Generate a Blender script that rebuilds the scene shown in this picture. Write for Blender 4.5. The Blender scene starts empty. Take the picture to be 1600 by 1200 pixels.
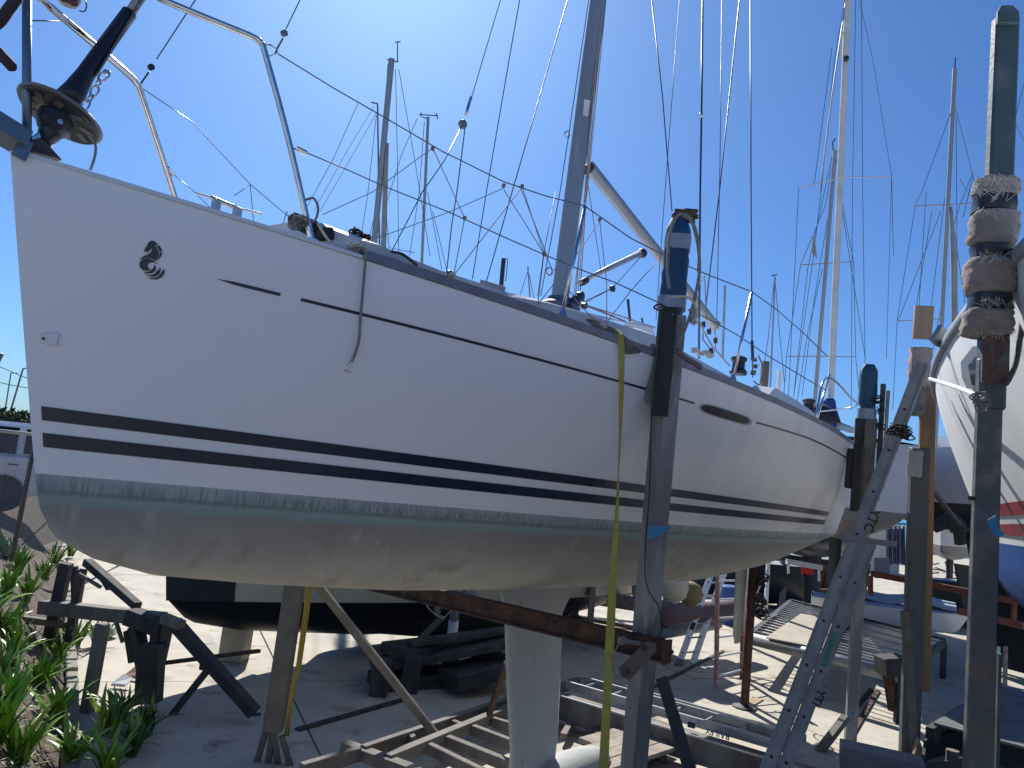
import bpy, math, random
import numpy as np
from mathutils import Matrix, Vector
random.seed(7); rnd = random.random
def U(a, b): return a + (b - a) * rnd()
sc = bpy.context.scene; COL = sc.collection
# ------------------------------------------------------------------ camera, sky, sun, exposure
PITCH, ROLL, FPX, EYE = 0.134082, 0.112317, 1155.0, 2.75
def cam_axes():
    f = np.array([0, math.cos(PITCH), math.sin(PITCH)]); r0 = np.array([1., 0, 0]); u0 = np.cross(r0, f)
    return r0*math.cos(ROLL)+u0*math.sin(ROLL), u0*math.cos(ROLL)-r0*math.sin(ROLL), f
CR, CU, CF = cam_axes(); CO = np.array([0, 0, EYE])
cd = bpy.data.cameras.new('camera'); cam = bpy.data.objects.new('camera', cd); COL.objects.link(cam)
cd.sensor_width = 36; cd.lens = 36*FPX/1600; cd.clip_start = .05; cd.clip_end = 6000
cam.matrix_world = Matrix(((CR[0], CU[0], -CF[0], 0), (CR[1], CU[1], -CF[1], 0), (CR[2], CU[2], -CF[2], EYE), (0, 0, 0, 1)))
sc.camera = cam
SUN_EL, SUN_AZ = math.radians(42.), math.radians(-14.)      # azimuth measured from +Y towards +X
w = bpy.data.worlds.new('World'); sc.world = w; w.use_nodes = True
nt = w.node_tree; bg = nt.nodes['Background']; sky = nt.nodes.new('ShaderNodeTexSky')
sky.sky_type = 'NISHITA'; sky.sun_disc = False; sky.sun_elevation = SUN_EL; sky.sun_rotation = SUN_AZ
sky.air_density = 1.0; sky.dust_density = 0.7; sky.ozone_density = 3.0; sky.altitude = 0
tint = nt.nodes.new('ShaderNodeMix'); tint.data_type = 'RGBA'; tint.blend_type = 'MULTIPLY'; tint.inputs[0].default_value = 1
nt.links.new(sky.outputs[0], tint.inputs[6]); tint.inputs[7].default_value = (.58, .955, 1.45, 1)      # the phone camera's saturated blue
nt.links.new(tint.outputs[2], bg.inputs[0]); bg.inputs[1].default_value = 0.053
sl = bpy.data.lights.new('sun', 'SUN'); sl.energy = 4.6; sl.angle = math.radians(.5); sl.color = (1, .965, .90)
so = bpy.data.objects.new('sun', sl); COL.objects.link(so)
sd = Vector((math.sin(SUN_AZ)*math.cos(SUN_EL), math.cos(SUN_AZ)*math.cos(SUN_EL), math.sin(SUN_EL)))
so.rotation_euler = sd.to_track_quat('Z', 'Y').to_euler(); so.location = (0, 0, 30)
sc.view_settings.view_transform = 'Standard'; sc.view_settings.look = 'None'
sc.view_settings.exposure = 0.6; sc.view_settings.gamma = 1; sc.view_settings.use_curve_mapping = False

# ------------------------------------------------------------------ helpers
def A(*v): return np.array(v, float)
def pj(P):
    v = np.asarray(P, float)-CO; dd = v@CF
    return np.array([800+FPX*(v@CR)/dd, 600-FPX*(v@CU)/dd])
def at(px, py, dep): return CO+(CF+CR*(px-800)/FPX-CU*(py-600)/FPX)*dep        # a place at a real distance
def gnd(px, py, z=0.):
    v = CF+CR*(px-800)/FPX-CU*(py-600)/FPX; return CO+v*((z-EYE)/v[2])
def dep(P): return float((np.asarray(P)-CO)@CF)
def up(P, py):                                                                   # point straight above P seen at row py
    lo, hi = -3., 60.
    for _ in range(50):
        m = (lo+hi)/2; Q = np.array([P[0], P[1], m])
        if pj(Q)[1] > py: lo = m
        else: hi = m
    return np.array([P[0], P[1], lo])
def solve2(f, px, py, a, b):
    t = np.array([px, py], float); v = np.array([a, b], float)
    for _ in range(50):
        r = pj(f(*v))-t
        J = np.array([(pj(f(v[0]+1e-4, v[1]))-t-r)/1e-4, (pj(f(v[0], v[1]+1e-4))-t-r)/1e-4]).T
        s = np.clip(np.linalg.solve(J, -r), -1, 1); v = v+s
        if abs(s).max() < 1e-6: break
    return v
def nrm(v): v = np.asarray(v, float); return v/(np.linalg.norm(v)+1e-12)

MATS = {}
def mat(name, col, rough=.6, metal=0., col2=None, scale=3., mix=(.4, .65), bump=0., bscale=40., stretch=(1, 1, 1), col3=None, scale3=12., mix3=(.58, .7), coat=0., spec=.5):
    if name in MATS: return MATS[name]
    m = bpy.data.materials.new(name); m.use_nodes = True; n = m.node_tree.nodes; l = m.node_tree.links; b = n['Principled BSDF']
    b.inputs['Roughness'].default_value = rough; b.inputs['Metallic'].default_value = metal; b.inputs['Base Color'].default_value = (*col, 1)
    b.inputs['Coat Weight'].default_value = coat; b.inputs['Specular IOR Level'].default_value = spec
    tc = n.new('ShaderNodeTexCoord'); mp = n.new('ShaderNodeMapping'); mp.inputs['Scale'].default_value = stretch
    l.new(tc.outputs['Object'], mp.inputs[0])
    def layer(prev, c, s, mm):
        t = n.new('ShaderNodeTexNoise'); t.inputs['Scale'].default_value = s; t.inputs['Detail'].default_value = 6; t.inputs['Roughness'].default_value = .62
        l.new(mp.outputs[0], t.inputs[0])
        r = n.new('ShaderNodeMapRange'); r.inputs[1].default_value = mm[0]; r.inputs[2].default_value = mm[1]; l.new(t.outputs[0], r.inputs[0])
        x = n.new('ShaderNodeMix'); x.data_type = 'RGBA'; l.new(r.outputs[0], x.inputs[0])
        if prev is None: x.inputs[6].default_value = (*col, 1)
        else: l.new(prev, x.inputs[6])
        x.inputs[7].default_value = (*c, 1); return x.outputs[2]
    o = None
    if col2 is None: col2 = tuple(c*.8 for c in col)
    o = layer(None, col2, scale, mix)
    if col3: o = layer(o, col3, scale3, mix3)
    l.new(o, b.inputs['Base Color'])
    if bump:
        t = n.new('ShaderNodeTexNoise'); t.inputs['Scale'].default_value = bscale; t.inputs['Detail'].default_value = 5; l.new(mp.outputs[0], t.inputs[0])
        bp = n.new('ShaderNodeBump'); bp.inputs['Strength'].default_value = bump; bp.inputs['Distance'].default_value = .01
        l.new(t.outputs[0], bp.inputs['Height']); l.new(bp.outputs[0], b.inputs['Normal'])
    MATS[name] = m; return m

FR = {}          # frame of every parent: inverse world matrix
class MB:
    def __init__(s): s.v = []; s.f = []
    def add(s, vs, fs):
        o = len(s.v); s.v += [tuple(map(float, p)) for p in vs]; s.f += [tuple(i+o for i in f) for f in fs]; return s
    def box8(s, c): return s.add(c, [(0, 3, 2, 1), (4, 5, 6, 7), (0, 1, 5, 4), (1, 2, 6, 5), (2, 3, 7, 6), (3, 0, 4, 7)])
    def beam(s, p0, p1, wd, ht=None, uph=(0, 0, 1), w1=None, h1=None):
        p0 = np.asarray(p0, float); p1 = np.asarray(p1, float); ht = ht or wd; d = nrm(p1-p0); u = np.asarray(uph, float)
        if abs(d@nrm(u)) > .97: u = A(0, 1, 0) if abs(d[2]) > .7 else A(0, 0, 1)
        sd_ = nrm(np.cross(d, u)); u = np.cross(sd_, d); c = []
        for p, a, b in ((p0, wd, ht), (p1, w1 or wd, h1 or ht)):
            c += [p-sd_*a/2-u*b/2, p+sd_*a/2-u*b/2, p+sd_*a/2+u*b/2, p-sd_*a/2+u*b/2]
        return s.box8(c)
    def box(s, x0, x1, y0, y1, z0, z1): return s.box8([(x0, y0, z0), (x1, y0, z0), (x1, y1, z0), (x0, y1, z0), (x0, y0, z1), (x1, y0, z1), (x1, y1, z1), (x0, y1, z1)])
    def tube(s, pts, r, n=8, caps=True):
        pts = [np.asarray(p, float) for p in pts]; N = len(pts); rs = r if hasattr(r, '__len__') else [r]*N
        t0 = nrm(pts[1]-pts[0]); u = A(0, 0, 1) if abs(t0[2]) < .9 else A(1, 0, 0); a = nrm(np.cross(t0, u)); vs = []
        for i in range(N):
            t = nrm(pts[min(i+1, N-1)]-pts[max(i-1, 0)]); a = nrm(a-t*(a@t)); b = np.cross(t, a)
            for k in range(n):
                q = 2*math.pi*k/n; vs.append(pts[i]+(a*math.cos(q)+b*math.sin(q))*rs[i])
        fs = [(i*n+k, i*n+(k+1) % n, (i+1)*n+(k+1) % n, (i+1)*n+k) for i in range(N-1) for k in range(n)]
        if caps: fs += [tuple(range(n-1, -1, -1)), tuple(range((N-1)*n, N*n))]
        return s.add(vs, fs)
    def cbeam(s, p0, p1, wd, ht, th, uph):                                   # a C-section rail, open side to +uph
        p0 = np.asarray(p0, float); p1 = np.asarray(p1, float); d = nrm(p1-p0); u = nrm(np.asarray(uph)-d*(np.asarray(uph)@d)); sd_ = np.cross(d, u)
        s.beam(p0, p1, wd, th, u)
        for k in (-1, 1): o = sd_*k*(wd/2-th/2)+u*(ht/2+th/2); s.beam(p0+o, p1+o, th, ht, u)
        return s
    def lathe(s, c, axis, prof, n=20):                                         # prof: (radius, offset along axis)
        c = np.asarray(c, float); ax = nrm(axis); a = nrm(np.cross(ax, A(1, 0, 0) if abs(ax[0]) < .8 else A(0, 1, 0))); b = np.cross(ax, a); vs = []
        for r, h in prof:
            for k in range(n): q = 2*math.pi*k/n; vs.append(c+ax*h+(a*math.cos(q)+b*math.sin(q))*max(r, 1e-4))
        N = len(prof); fs = [(i*n+k, i*n+(k+1) % n, (i+1)*n+(k+1) % n, (i+1)*n+k) for i in range(N-1) for k in range(n)]
        fs += [tuple(range(n-1, -1, -1)), tuple(range((N-1)*n, N*n))]; return s.add(vs, fs)
    def grid(s, rows, close=False):
        n = len(rows[0]); vs = [p for r in rows for p in r]
        fs = [(i*n+k, i*n+(k+1) % n, (i+1)*n+(k+1) % n, (i+1)*n+k) for i in range(len(rows)-1) for k in range(n if close else n-1)]
        return s.add(vs, fs)
    def prism(s, poly, off):                                                   # polygon (3-D points) extruded by off
        n = len(poly); poly = [np.asarray(p, float) for p in poly]; off = np.asarray(off, float)
        return s.add(poly+[p+off for p in poly], [tuple(range(n-1, -1, -1)), tuple(range(n, 2*n))]+[(i, (i+1) % n, n+(i+1) % n, n+i) for i in range(n)])
def mesh_of(mb, M, name, smooth):
    me = bpy.data.meshes.new(name); v = np.array(mb.v)
    if M is not None: R_ = np.array(M); v = v@R_[:3, :3].T+R_[:3, 3]
    me.from_pydata(v.tolist(), [], mb.f)
    if smooth: me.polygons.foreach_set('use_smooth', [True]*len(me.polygons))
    me.update(); return me
def finish(o, bevel, smooth):
    if bevel:
        b = o.modifiers.new('bevel', 'BEVEL'); b.width = bevel; b.segments = 1; b.limit_method = 'ANGLE'; b.angle_limit = math.radians(40)
def part(name, mb, m, parent, bevel=0, smooth=False, label=None, kind=None, recalc=True):
    M = FR[parent.name]; o = bpy.data.objects.new(name, mesh_of(mb, M, name, smooth)); o.data.materials.append(m)
    COL.objects.link(o); o.parent = parent; FR[o.name] = M; finish(o, bevel, smooth); fixn(o.data)
    if label: o['label'] = label
    if kind: o['kind'] = kind
    return o
def fixn(me):
    import bmesh
    b = bmesh.new(); b.from_mesh(me); bmesh.ops.recalc_face_normals(b, faces=b.faces); b.to_mesh(me); b.free()
def root(name, label, cat, loc, group=None, M=None):
    o = bpy.data.objects.new(name, None); COL.objects.link(o); o.empty_display_size = .2
    if M is None: M = Matrix.Translation(Vector(tuple(map(float, loc))))
    o.matrix_world = M; o['label'] = label; o['category'] = cat
    if group: o['group'] = group
    FR[o.name] = M.inverted(); return o
def single(name, mb, m, label, cat, group=None, bevel=0, smooth=False, loc=None, kind=None):
    v = np.array(mb.v)
    if loc is None: loc = ((v[:, 0].min()+v[:, 0].max())/2, (v[:, 1].min()+v[:, 1].max())/2, v[:, 2].min())
    M = Matrix.Translation(Vector(tuple(map(float, loc)))).inverted()
    o = bpy.data.objects.new(name, mesh_of(mb, M, name, smooth)); o.location = loc; o.data.materials.append(m); COL.objects.link(o)
    if label: o['label'] = label
    if cat: o['category'] = cat
    if group: o['group'] = group
    if kind: o['kind'] = kind
    FR[o.name] = M; finish(o, bevel, smooth); fixn(o.data); return o
def structure(name, mb, m, **k): return single(name, mb, m, None, None, kind='structure', loc=(0, 0, 0), **k)

# ------------------------------------------------------------------ materials
white_gel = mat('white_gelcoat', (.70, .73, .77), .22, col2=(.66, .69, .73), scale=.7, mix=(.35, .7), coat=.3)
navy = mat('navy_vinyl', (.010, .022, .045), .3, col2=(.013, .028, .055))
steel_post = mat('galvanised_post', (.20, .205, .215), .65, .15, col2=(.36, .37, .385), scale=4.5, mix=(.44, .62), col3=(.10, .082, .07), scale3=5, mix3=(.56, .70), bump=.45, bscale=50, stretch=(1, 1, .22))
dark_post = mat('dark_painted_post', (.05, .065, .078), .6, .1, col2=(.085, .10, .115), scale=3.5, col3=(.09, .065, .055), scale3=5, mix3=(.58, .7), bump=.3)
teal_post = mat('weathered_teal_post', (.085, .105, .12), .6, .1, col2=(.19, .20, .20), scale=5, mix=(.45, .62), col3=(.12, .075, .06), scale3=2.5, mix3=(.55, .66), bump=.3)
rust = mat('rusty_steel', (.10, .050, .032), .85, .1, col2=(.045, .028, .024), scale=9, mix=(.42, .58), col3=(.17, .08, .045), scale3=20, mix3=(.58, .68), bump=.8, bscale=60)
dark_steel = mat('dark_steel', (.035, .040, .045), .6, .2, col2=(.07, .06, .055), scale=5, bump=.3)
dark_wood = mat('creosoted_wood', (.035, .035, .038), .85, col2=(.075, .07, .068), scale=5, stretch=(1, 1, .15), bump=.6, bscale=30)
wood = mat('grey_timber', (.20, .175, .15), .85, col2=(.10, .088, .08), scale=6, stretch=(1, 1, .3), mix=(.4, .7), bump=.6, bscale=30)
ochre_wood = mat('ochre_plank', (.26, .155, .075), .8, col2=(.17, .105, .06), scale=7, stretch=(1, 1, .12), bump=.4)
tan_wood = mat('tan_plank', (.31, .22, .155), .8, col2=(.24, .17, .12), scale=10, stretch=(1, 1, .1), bump=.3)
alu = mat('aluminium', (.52, .54, .55), .42, .75, col2=(.36, .37, .38), scale=8, mix=(.4, .7), bump=.15, bscale=30)
alu_mast = mat('anodised_mast', (.36, .38, .40), .42, .55, col2=(.30, .32, .34), scale=3, stretch=(1, 1, .2))
dull_alu = mat('weathered_ladder', (.36, .36, .36), .6, .3, col2=(.24, .245, .25), scale=6, mix=(.38, .66), col3=(.13, .12, .12), scale3=30, mix3=(.66, .72), bump=.2)
stainless = mat('stainless', (.72, .72, .72), .16, 1.0, col2=(.6, .6, .62), scale=20)
wire_m = mat('wire', (.12, .13, .16), .4, .6, col2=(.09, .10, .12))
rope_grey = mat('grey_rope', (.30, .30, .28), .95, col2=(.16, .16, .15), scale=60, bump=.8, bscale=120)
rope_dark = mat('dark_rope', (.05, .05, .055), .9, col2=(.02, .02, .025), scale=60)
rope_red = mat('red_flecked_rope', (.30, .06, .05), .9, col2=(.45, .40, .38), scale=90)
rope_white = mat('white_rope', (.62, .61, .56), .95, col2=(.45, .44, .40), scale=60, bump=.6, bscale=150)
black_plastic = mat('black_plastic', (.012, .016, .024), .35, col2=(.02, .026, .036))
black_rub = mat('black_rubber', (.02, .022, .025), .8, col2=(.03, .03, .03))
blue_tarp = mat('teal_blue_tarp', (.012, .075, .16), .5, col2=(.010, .045, .11), scale=4, bump=.6, bscale=14)
blue_cover = mat('blue_sailcover', (.010, .045, .21), .75, col2=(.007, .03, .13), scale=3, bump=.6, bscale=8)
carpet = mat('dirty_carpet', (.36, .315, .29), 1., col2=(.24, .215, .20), scale=7, col3=(.44, .31, .27), scale3=2, mix3=(.52, .66), bump=1., bscale=120)
tape_m = mat('grey_tape', (.30, .35, .42), .35, col2=(.22, .26, .32), scale=9, bump=.4)
rag = mat('grey_rag', (.24, .235, .22), 1., col2=(.14, .14, .13), scale=12, bump=1., bscale=60)
yellow = mat('yellow_strap', (.40, .365, .07), .7, col2=(.31, .285, .065), scale=12, bump=.3, bscale=200)
concrete = mat('concrete', (.50, .455, .37), .9, col2=(.40, .365, .30), scale=1.6, mix=(.36, .64), col3=(.20, .165, .125), scale3=2.1, mix3=(.56, .72), bump=.35, bscale=60)
road_m = mat('light_road', (.46, .42, .37), .95, col2=(.38, .35, .31), scale=2, bump=.4, bscale=60)
soil = mat('dry_soil', (.10, .078, .055), 1., col2=(.075, .06, .045), scale=6, mix=(.4, .62), col3=(.24, .20, .15), scale3=22, mix3=(.58, .66), bump=1., bscale=30)
leaf = mat('strap_leaf', (.11, .25, .018), .36, col2=(.19, .34, .03), scale=5)
leaf2 = mat('dark_strap_leaf', (.035, .10, .018), .40, col2=(.06, .14, .02), scale=5)
dry_leaf = mat('dry_leaf', (.30, .24, .14), .8, col2=(.18, .14, .08))
bush_m = mat('bush_leaf', (.035, .065, .022), .7, col2=(.06, .095, .03), scale=1)
orange = mat('orange_paint', (.30, .085, .05), .6, col2=(.20, .065, .045), scale=8, bump=.3)
red_p = mat('red_plastic', (.75, .04, .03), .45, col2=(.62, .03, .03))
pink = mat('faded_red_paint', (.46, .22, .18), .6, .2, col2=(.50, .44, .40), scale=7, mix=(.45, .6))
white_p = mat('white_paint', (.74, .75, .76), .5, col2=(.62, .63, .64), scale=5)
grey_p = mat('grey_paint', (.30, .32, .34), .6, col2=(.22, .24, .26), scale=3)
cream = mat('cream_gelcoat', (.56, .53, .44), .35, col2=(.50, .47, .39), scale=1)
black_af = mat('black_antifoul', (.006, .012, .018), .75, col2=(.012, .02, .028), scale=3)
blue_af = mat('blue_antifoul', (.03, .09, .25), .7, col2=(.02, .06, .17), scale=2, mix=(.4, .65))
red_stripe = mat('red_stripe', (.40, .018, .03), .4, col2=(.32, .03, .04))
glass = mat('dark_glass', (.010, .012, .018), .2, col2=(.016, .018, .025), spec=.12)
pale_blue = mat('pale_blue_cover', (.46, .52, .60), .7, col2=(.38, .45, .54), scale=3, bump=.5, bscale=10)
terra = mat('terracotta', (.30, .17, .13), .8, col2=(.22, .12, .09), scale=4)
blue_pipe = mat('navy_pipe', (.012, .04, .13), .5, col2=(.01, .03, .09))
keel_m = mat('keel_paint', (.47, .48, .465), .8, col2=(.37, .38, .37), scale=1.6, mix=(.35, .65), col3=(.16, .17, .17), scale3=9, mix3=(.64, .72), bump=.3, bscale=30, stretch=(1, 1, .5))
print('materials ok')

# main hull material: bands of paint by height, streaked growth at the water line
def hull_material():
    m = bpy.data.materials.new('main_hull'); m.use_nodes = True; n = m.node_tree.nodes; l = m.node_tree.links; b = n['Principled BSDF']
    tc = n.new('ShaderNodeTexCoord'); sp = n.new('ShaderNodeSeparateXYZ'); l.new(tc.outputs['Object'], sp.inputs[0])
    def noise(scale, st, det=6, rg=.6):
        mp = n.new('ShaderNodeMapping'); mp.inputs['Scale'].default_value = st; l.new(tc.outputs['Object'], mp.inputs[0])
        t = n.new('ShaderNodeTexNoise'); t.inputs['Scale'].default_value = scale; t.inputs['Detail'].default_value = det; t.inputs['Roughness'].default_value = rg; l.new(mp.outputs[0], t.inputs[0]); return t.outputs[0]
    def math_(op, a, bb, c=None):
        x = n.new('ShaderNodeMath'); x.operation = op
        for i, q in enumerate((a, bb, c)):
            if q is None: continue
            if isinstance(q, (int, float)): x.inputs[i].default_value = q
            else: l.new(q, x.inputs[i])
        return x.outputs[0]
    def mr(v, a, c, lo=0., hi=1.):
        r = n.new('ShaderNodeMapRange'); r.inputs[1].default_value = a; r.inputs[2].default_value = c; r.inputs[3].default_value = lo; r.inputs[4].default_value = hi; l.new(v, r.inputs[0]); return r.outputs[0]
    def mix(f, a, c):
        x = n.new('ShaderNodeMix'); x.data_type = 'RGBA'; 
        if isinstance(f, float): x.inputs[0].default_value = f
        else: l.new(f, x.inputs[0])
        for i, q in ((6, a), (7, c)):
            if isinstance(q, tuple): x.inputs[i].default_value = (*q, 1)
            else: l.new(q, x.inputs[i])
        return x.outputs[2]
    z = math_('SUBTRACT', sp.outputs[2], ZWL)
    # topside gelcoat, chalky and slightly grubby towards the stern
    top = mix(mr(noise(.8, (1, 1, 1)), .4, .7), (.80, .83, .855), (.77, .80, .83))
    dirt = math_('MULTIPLY', mr(sp.outputs[0], 2.6, 5.0), mr(noise(3, (1, 1, .25)), .35, .7, .25, .9))
    top = mix(dirt, top, (.65, .655, .66))
    # green band: patches plus fine near-vertical scratches
    patch = mr(noise(2.2, (1, 1, 3)), .38, .62); scr = mr(noise(44, (1.5, 1.5, .07), 3, .6), .46, .58)
    scr2 = mr(noise(12, (1.5, 1.5, .10), 5, .7), .38, .56)
    low = mr(z, -.10, -.055)      # 0 low, 1 high
    green = mix(patch, (.24, .32, .305), (.31, .385, .375))
    darkg = mix(scr, (.12, .165, .15), (.38, .44, .44)); grad = mr(z, -.012, -.075); green = mix(math_('MULTIPLY', math_('MULTIPLY', low, mr(grad, 0, 1, .45, 1.)), math_('MULTIPLY', scr2, .9)), mix(mr(z, -.045, .0), green, (.40, .45, .47)), darkg)
    green = mix(math_('MULTIPLY', mr(z, -.092, -.074), math_('MULTIPLY', mr(z, -.056, -.074), .7)), green, (.15, .20, .17))
    wob = math_('MULTIPLY_ADD', noise(5, (1, 1, 1)), .035, -.0175)
    zw = math_('ADD', z, wob)
    edge = mr(zw, -.105, -.088); green = mix(edge, (.25, .345, .34), green)
    olive = mr(zw, -.150, -.108)
    # brown grey antifoul
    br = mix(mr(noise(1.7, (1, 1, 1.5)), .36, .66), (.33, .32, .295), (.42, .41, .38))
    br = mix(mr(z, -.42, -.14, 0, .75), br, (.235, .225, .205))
    streak = mr(noise(11, (1, 1, .18), 4), .58, .70, 0, .5); br = mix(streak, br, (.46, .45, .42))
    spots = mr(noise(70, (1, 1, 1), 2), .70, .74, 0, .6); br = mix(spots, br, (.5, .49, .45))
    br = mix(mr(noise(3.1, (1, 1, 1)), .56, .68, 0, .7), br, (.23, .215, .19))
    # paler worn paint down the forefoot
    fore = math_('MULTIPLY', mr(math_('ADD', math_('ADD', sp.outputs[0], math_('MULTIPLY', z, 1.15)), math_('MULTIPLY', noise(3, (1, 1, 1)), .25)), .34, .22), .85)
    br = mix(fore, br, (.40, .42, .44))
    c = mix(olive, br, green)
    topmask = mr(z, -.003, .001); c = mix(topmask, c, top)
    # bare pale stem strip at the very front
    stem = mr(sp.outputs[1], .0, .03)
    l.new(c, b.inputs['Base Color'])
    rr = mix(topmask, (.8, .8, .8), (.30, .30, .30)); sr = n.new('ShaderNodeSeparateColor'); l.new(rr, sr.inputs[0]); l.new(sr.outputs[0], b.inputs['Roughness'])
    bp = n.new('ShaderNodeBump'); bp.inputs['Distance'].default_value = .004; l.new(noise(40, (1, 1, 1)), bp.inputs['Height'])
    st = mr(z, -.003, .001, .5, .03); l.new(st, bp.inputs['Strength']); l.new(bp.outputs[0], b.inputs['Normal'])
    return m

# ------------------------------------------------------------------ hull shapes
class Hull:
    def __init__(s, bow, az, L, bsp, zs, wl, rake, fl, ku, D, pw, k=1.):
        s.bow = np.asarray(bow, float); s.az = az; s.L = L; s.bsp = bsp; s.zs = zs; s.wl = wl; s.rake = rake; s.fl = fl; s.ku = ku; s.D = D; s.pw = pw
        s.ax = A(math.sin(az), math.cos(az), 0); s.pt = A(math.cos(az), -math.sin(az), 0)
        s.M = Matrix(((s.ax[0], -s.pt[0], 0, s.bow[0]), (s.ax[1], -s.pt[1], 0, s.bow[1]), (0, 0, 1, 0), (0, 0, 0, 1)))
    def bs(s, t, p): t = min(max(t, 0), 1); return p[0]*(1-(1-t)**p[1])*(1-p[2]*t**2.5)
    def W(s, x, y, z): return s.bow+s.ax*x+s.pt*y+A(0, 0, z)          # bow[2] is the water line; y>0 towards port
    def sh(s, x): t = x/s.L; return sum(c*t**i for i, c in enumerate(s.zs))
    def hb(s, x, z):
        xs = s.rake*max((s.zs[0]-z)/s.zs[0], 0); tt = (x-xs)/(s.L-xs); f = min(max(z/s.sh(x), 0), 1.3)
        B = s.bs(tt, s.bsp); Wd = s.bs(tt, s.wl); q = 1-(1-min(f, 1))**s.fl
        return Wd+(B-Wd)*q
    def S(s, x, z, off=0.):
        y = s.hb(x, z); P = s.W(x, y, z)
        if off:
            e = 1e-3; a = s.W(x+e, s.hb(x+e, z), z)-P; b = s.W(x, s.hb(x, z-e), z-e)-P; n = nrm(np.cross(a, b))
            if n@s.pt < 0: n = -n
            P = P+n*off
        return P
    def sheer(s, x, inset=0., h=0.): return s.W(x, s.bs(x/s.L, s.bsp)-inset, s.sh(x)+h)
    def shell(s, side=1, nu=60, nt=14, nb=16, keep=None):
        rows = []
        us = [(i/nu)**1.6 for i in range(nu+1)]
        for u in us:
            r = []
            for j in range(nb, 0, -1):
                f = math.sin(j/nb*math.pi/2); x = s.rake+u*(s.L-s.rake); D = float(np.interp(x-s.rake, s.ku, s.D)) if u > 0 else 0.
                Wd = s.bs(u, s.wl); r.append(s.W(x, side*Wd*max(1-f**1.4, 0)**s.pw, -D*f))
            for j in range(nt+1):
                f = j/nt; xs = s.rake*(1-f); x = xs+u*(s.L-xs); z = f*s.sh(x); r.append(s.W(x, side*s.hb(x, z), z))
            rows.append(r)
        return rows
    def both(s, **k):
        m = MB(); m.grid(s.shell(1, **k)); m.grid([r[::-1] for r in s.shell(-1, **k)])
        a = s.shell(1, **k)[-1]; b = s.shell(-1, **k)[-1]; m.grid([[p for p in a], [p for p in b]])   # transom
        return m
    def deck(s, inset=.0, camber=.08, n=40, drop=.01):
        m = MB(); rows = []
        for i in range(n+1):
            x = .02+(s.L-.04)*i/n; b = s.bs(x/s.L, s.bsp)-inset; rows.append([s.W(x, b*k, s.sh(x)-drop+camber*(1-k*k)*min(1, b)) for k in (-1, -.6, -.2, .2, .6, 1)])
        return m.grid(rows)
    def rail(s, px, py, off=.05): v = solve2(lambda x, h: s.sheer(x, off, h), px, py, 4, .3); return s.sheer(v[0], off, v[1])
    def cen(s, px, py, y=0): v = solve2(lambda x, z: s.W(x, y, z), px, py, 4, 1); return s.W(v[0], y, v[1])
    def on(s, px, py, off=.003): v = solve2(lambda x, z: s.S(x, z), px, py, 2, .5); return s.S(v[0], v[1], off)
def weld(o):
    import bmesh
    b = bmesh.new(); b.from_mesh(o.data); bmesh.ops.remove_doubles(b, verts=b.verts, dist=.0015); bmesh.ops.recalc_face_normals(b, faces=b.faces); b.to_mesh(o.data); b.free()

ZWL = EYE-0.174076
H = Hull((-2.130007, 2.875976, ZWL), .621838, 10.6, (1.85428, 3.09278, .27429), (1.28435, -.63588, .7319, -.16306), (1.50508, 2.3325, .28587), .325658, 1.392584,
         [0, .04, .12, .3, .6, 1.2, 2.2, 3.5, 5, 6.5, 8, 9.2, 10.27], [0, .1355, .2622, .3573, .4407, .5065, .5844, .6324, .6666, .6812, .5992, .4317, .2305][:13], .4728)
H.D = [0, .1355, .2622, .3573, .4407, .5065, .5844, .6324, .6666, .6812, .5992, .4317, .2305]

# ------------------------------------------------------------------ ground: yard, bank, road, sea
def edge_pt(t): # yard/bank boundary, t in metres from the camera end
    P = [(-.2, -6), (-.5, .6), (-1.6, 3.4), (-3.15, 6.3), (-4.45, 8.6), (-6.6, 12.2), (-9.6, 17), (-14, 25), (-22, 42), (-30, 70)]
    ds = [0]
    for a, b in zip(P, P[1:]): ds.append(ds[-1]+math.hypot(b[0]-a[0], b[1]-a[1]))
    return A(np.interp(t, ds, [p[0] for p in P]), np.interp(t, ds, [p[1] for p in P]), 0), ds[-1]
from mathutils import noise as mn
def hn(x, y, s=1., a=1.): return mn.noise(Vector((x*s, y*s, 3.1)))*a
UP = 1.0
def bank_h(x, y):
    # distance to the boundary polyline, positive on the bank side
    return None
tot = edge_pt(0)[1]
mb = MB(); rows = []
offs = [0, .12, .3, .5, .7, .9, 1.1, 1.3, 1.6, 2.0, 2.6, 3.4]
t = 0.
ts = []
while t < tot: ts.append(t); t += .16 if t < 24 else 1.5
for t in ts:
    p, _ = edge_pt(t); q, _ = edge_pt(min(t+.5, tot)); o, _ = edge_pt(max(t-.5, 0)); dd = nrm(q-o); nn = A(-dd[1], dd[0], 0); r = []
    for k in offs:
        P = p+nn*k; h = UP*(1-math.exp(-(k/.75)**1.6)) if k > 0 else -.06
        r.append(A(P[0], P[1], max(h, -.06)+(hn(P[0], P[1], 2., .07)+hn(P[0], P[1], 7, .03))*min(1, k*2)*(1 if k < 3 else 0)))
    rows.append(r)
mb.grid(rows)
bank = structure('bank', mb, soil, smooth=True)
mb = MB(); rows = []
for t in ts[::4]:
    p, _ = edge_pt(t); q, _ = edge_pt(min(t+.5, tot)); o, _ = edge_pt(max(t-.5, 0)); dd = nrm(q-o); nn = A(-dd[1], dd[0], 0)
    rows.append([A(*(p+nn*k)[:2], UP-.02 if k < 4 else UP+.0) for k in (3.2, 4.2, 30, 400)])
structure('road', MB().grid(rows), road_m)
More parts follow.
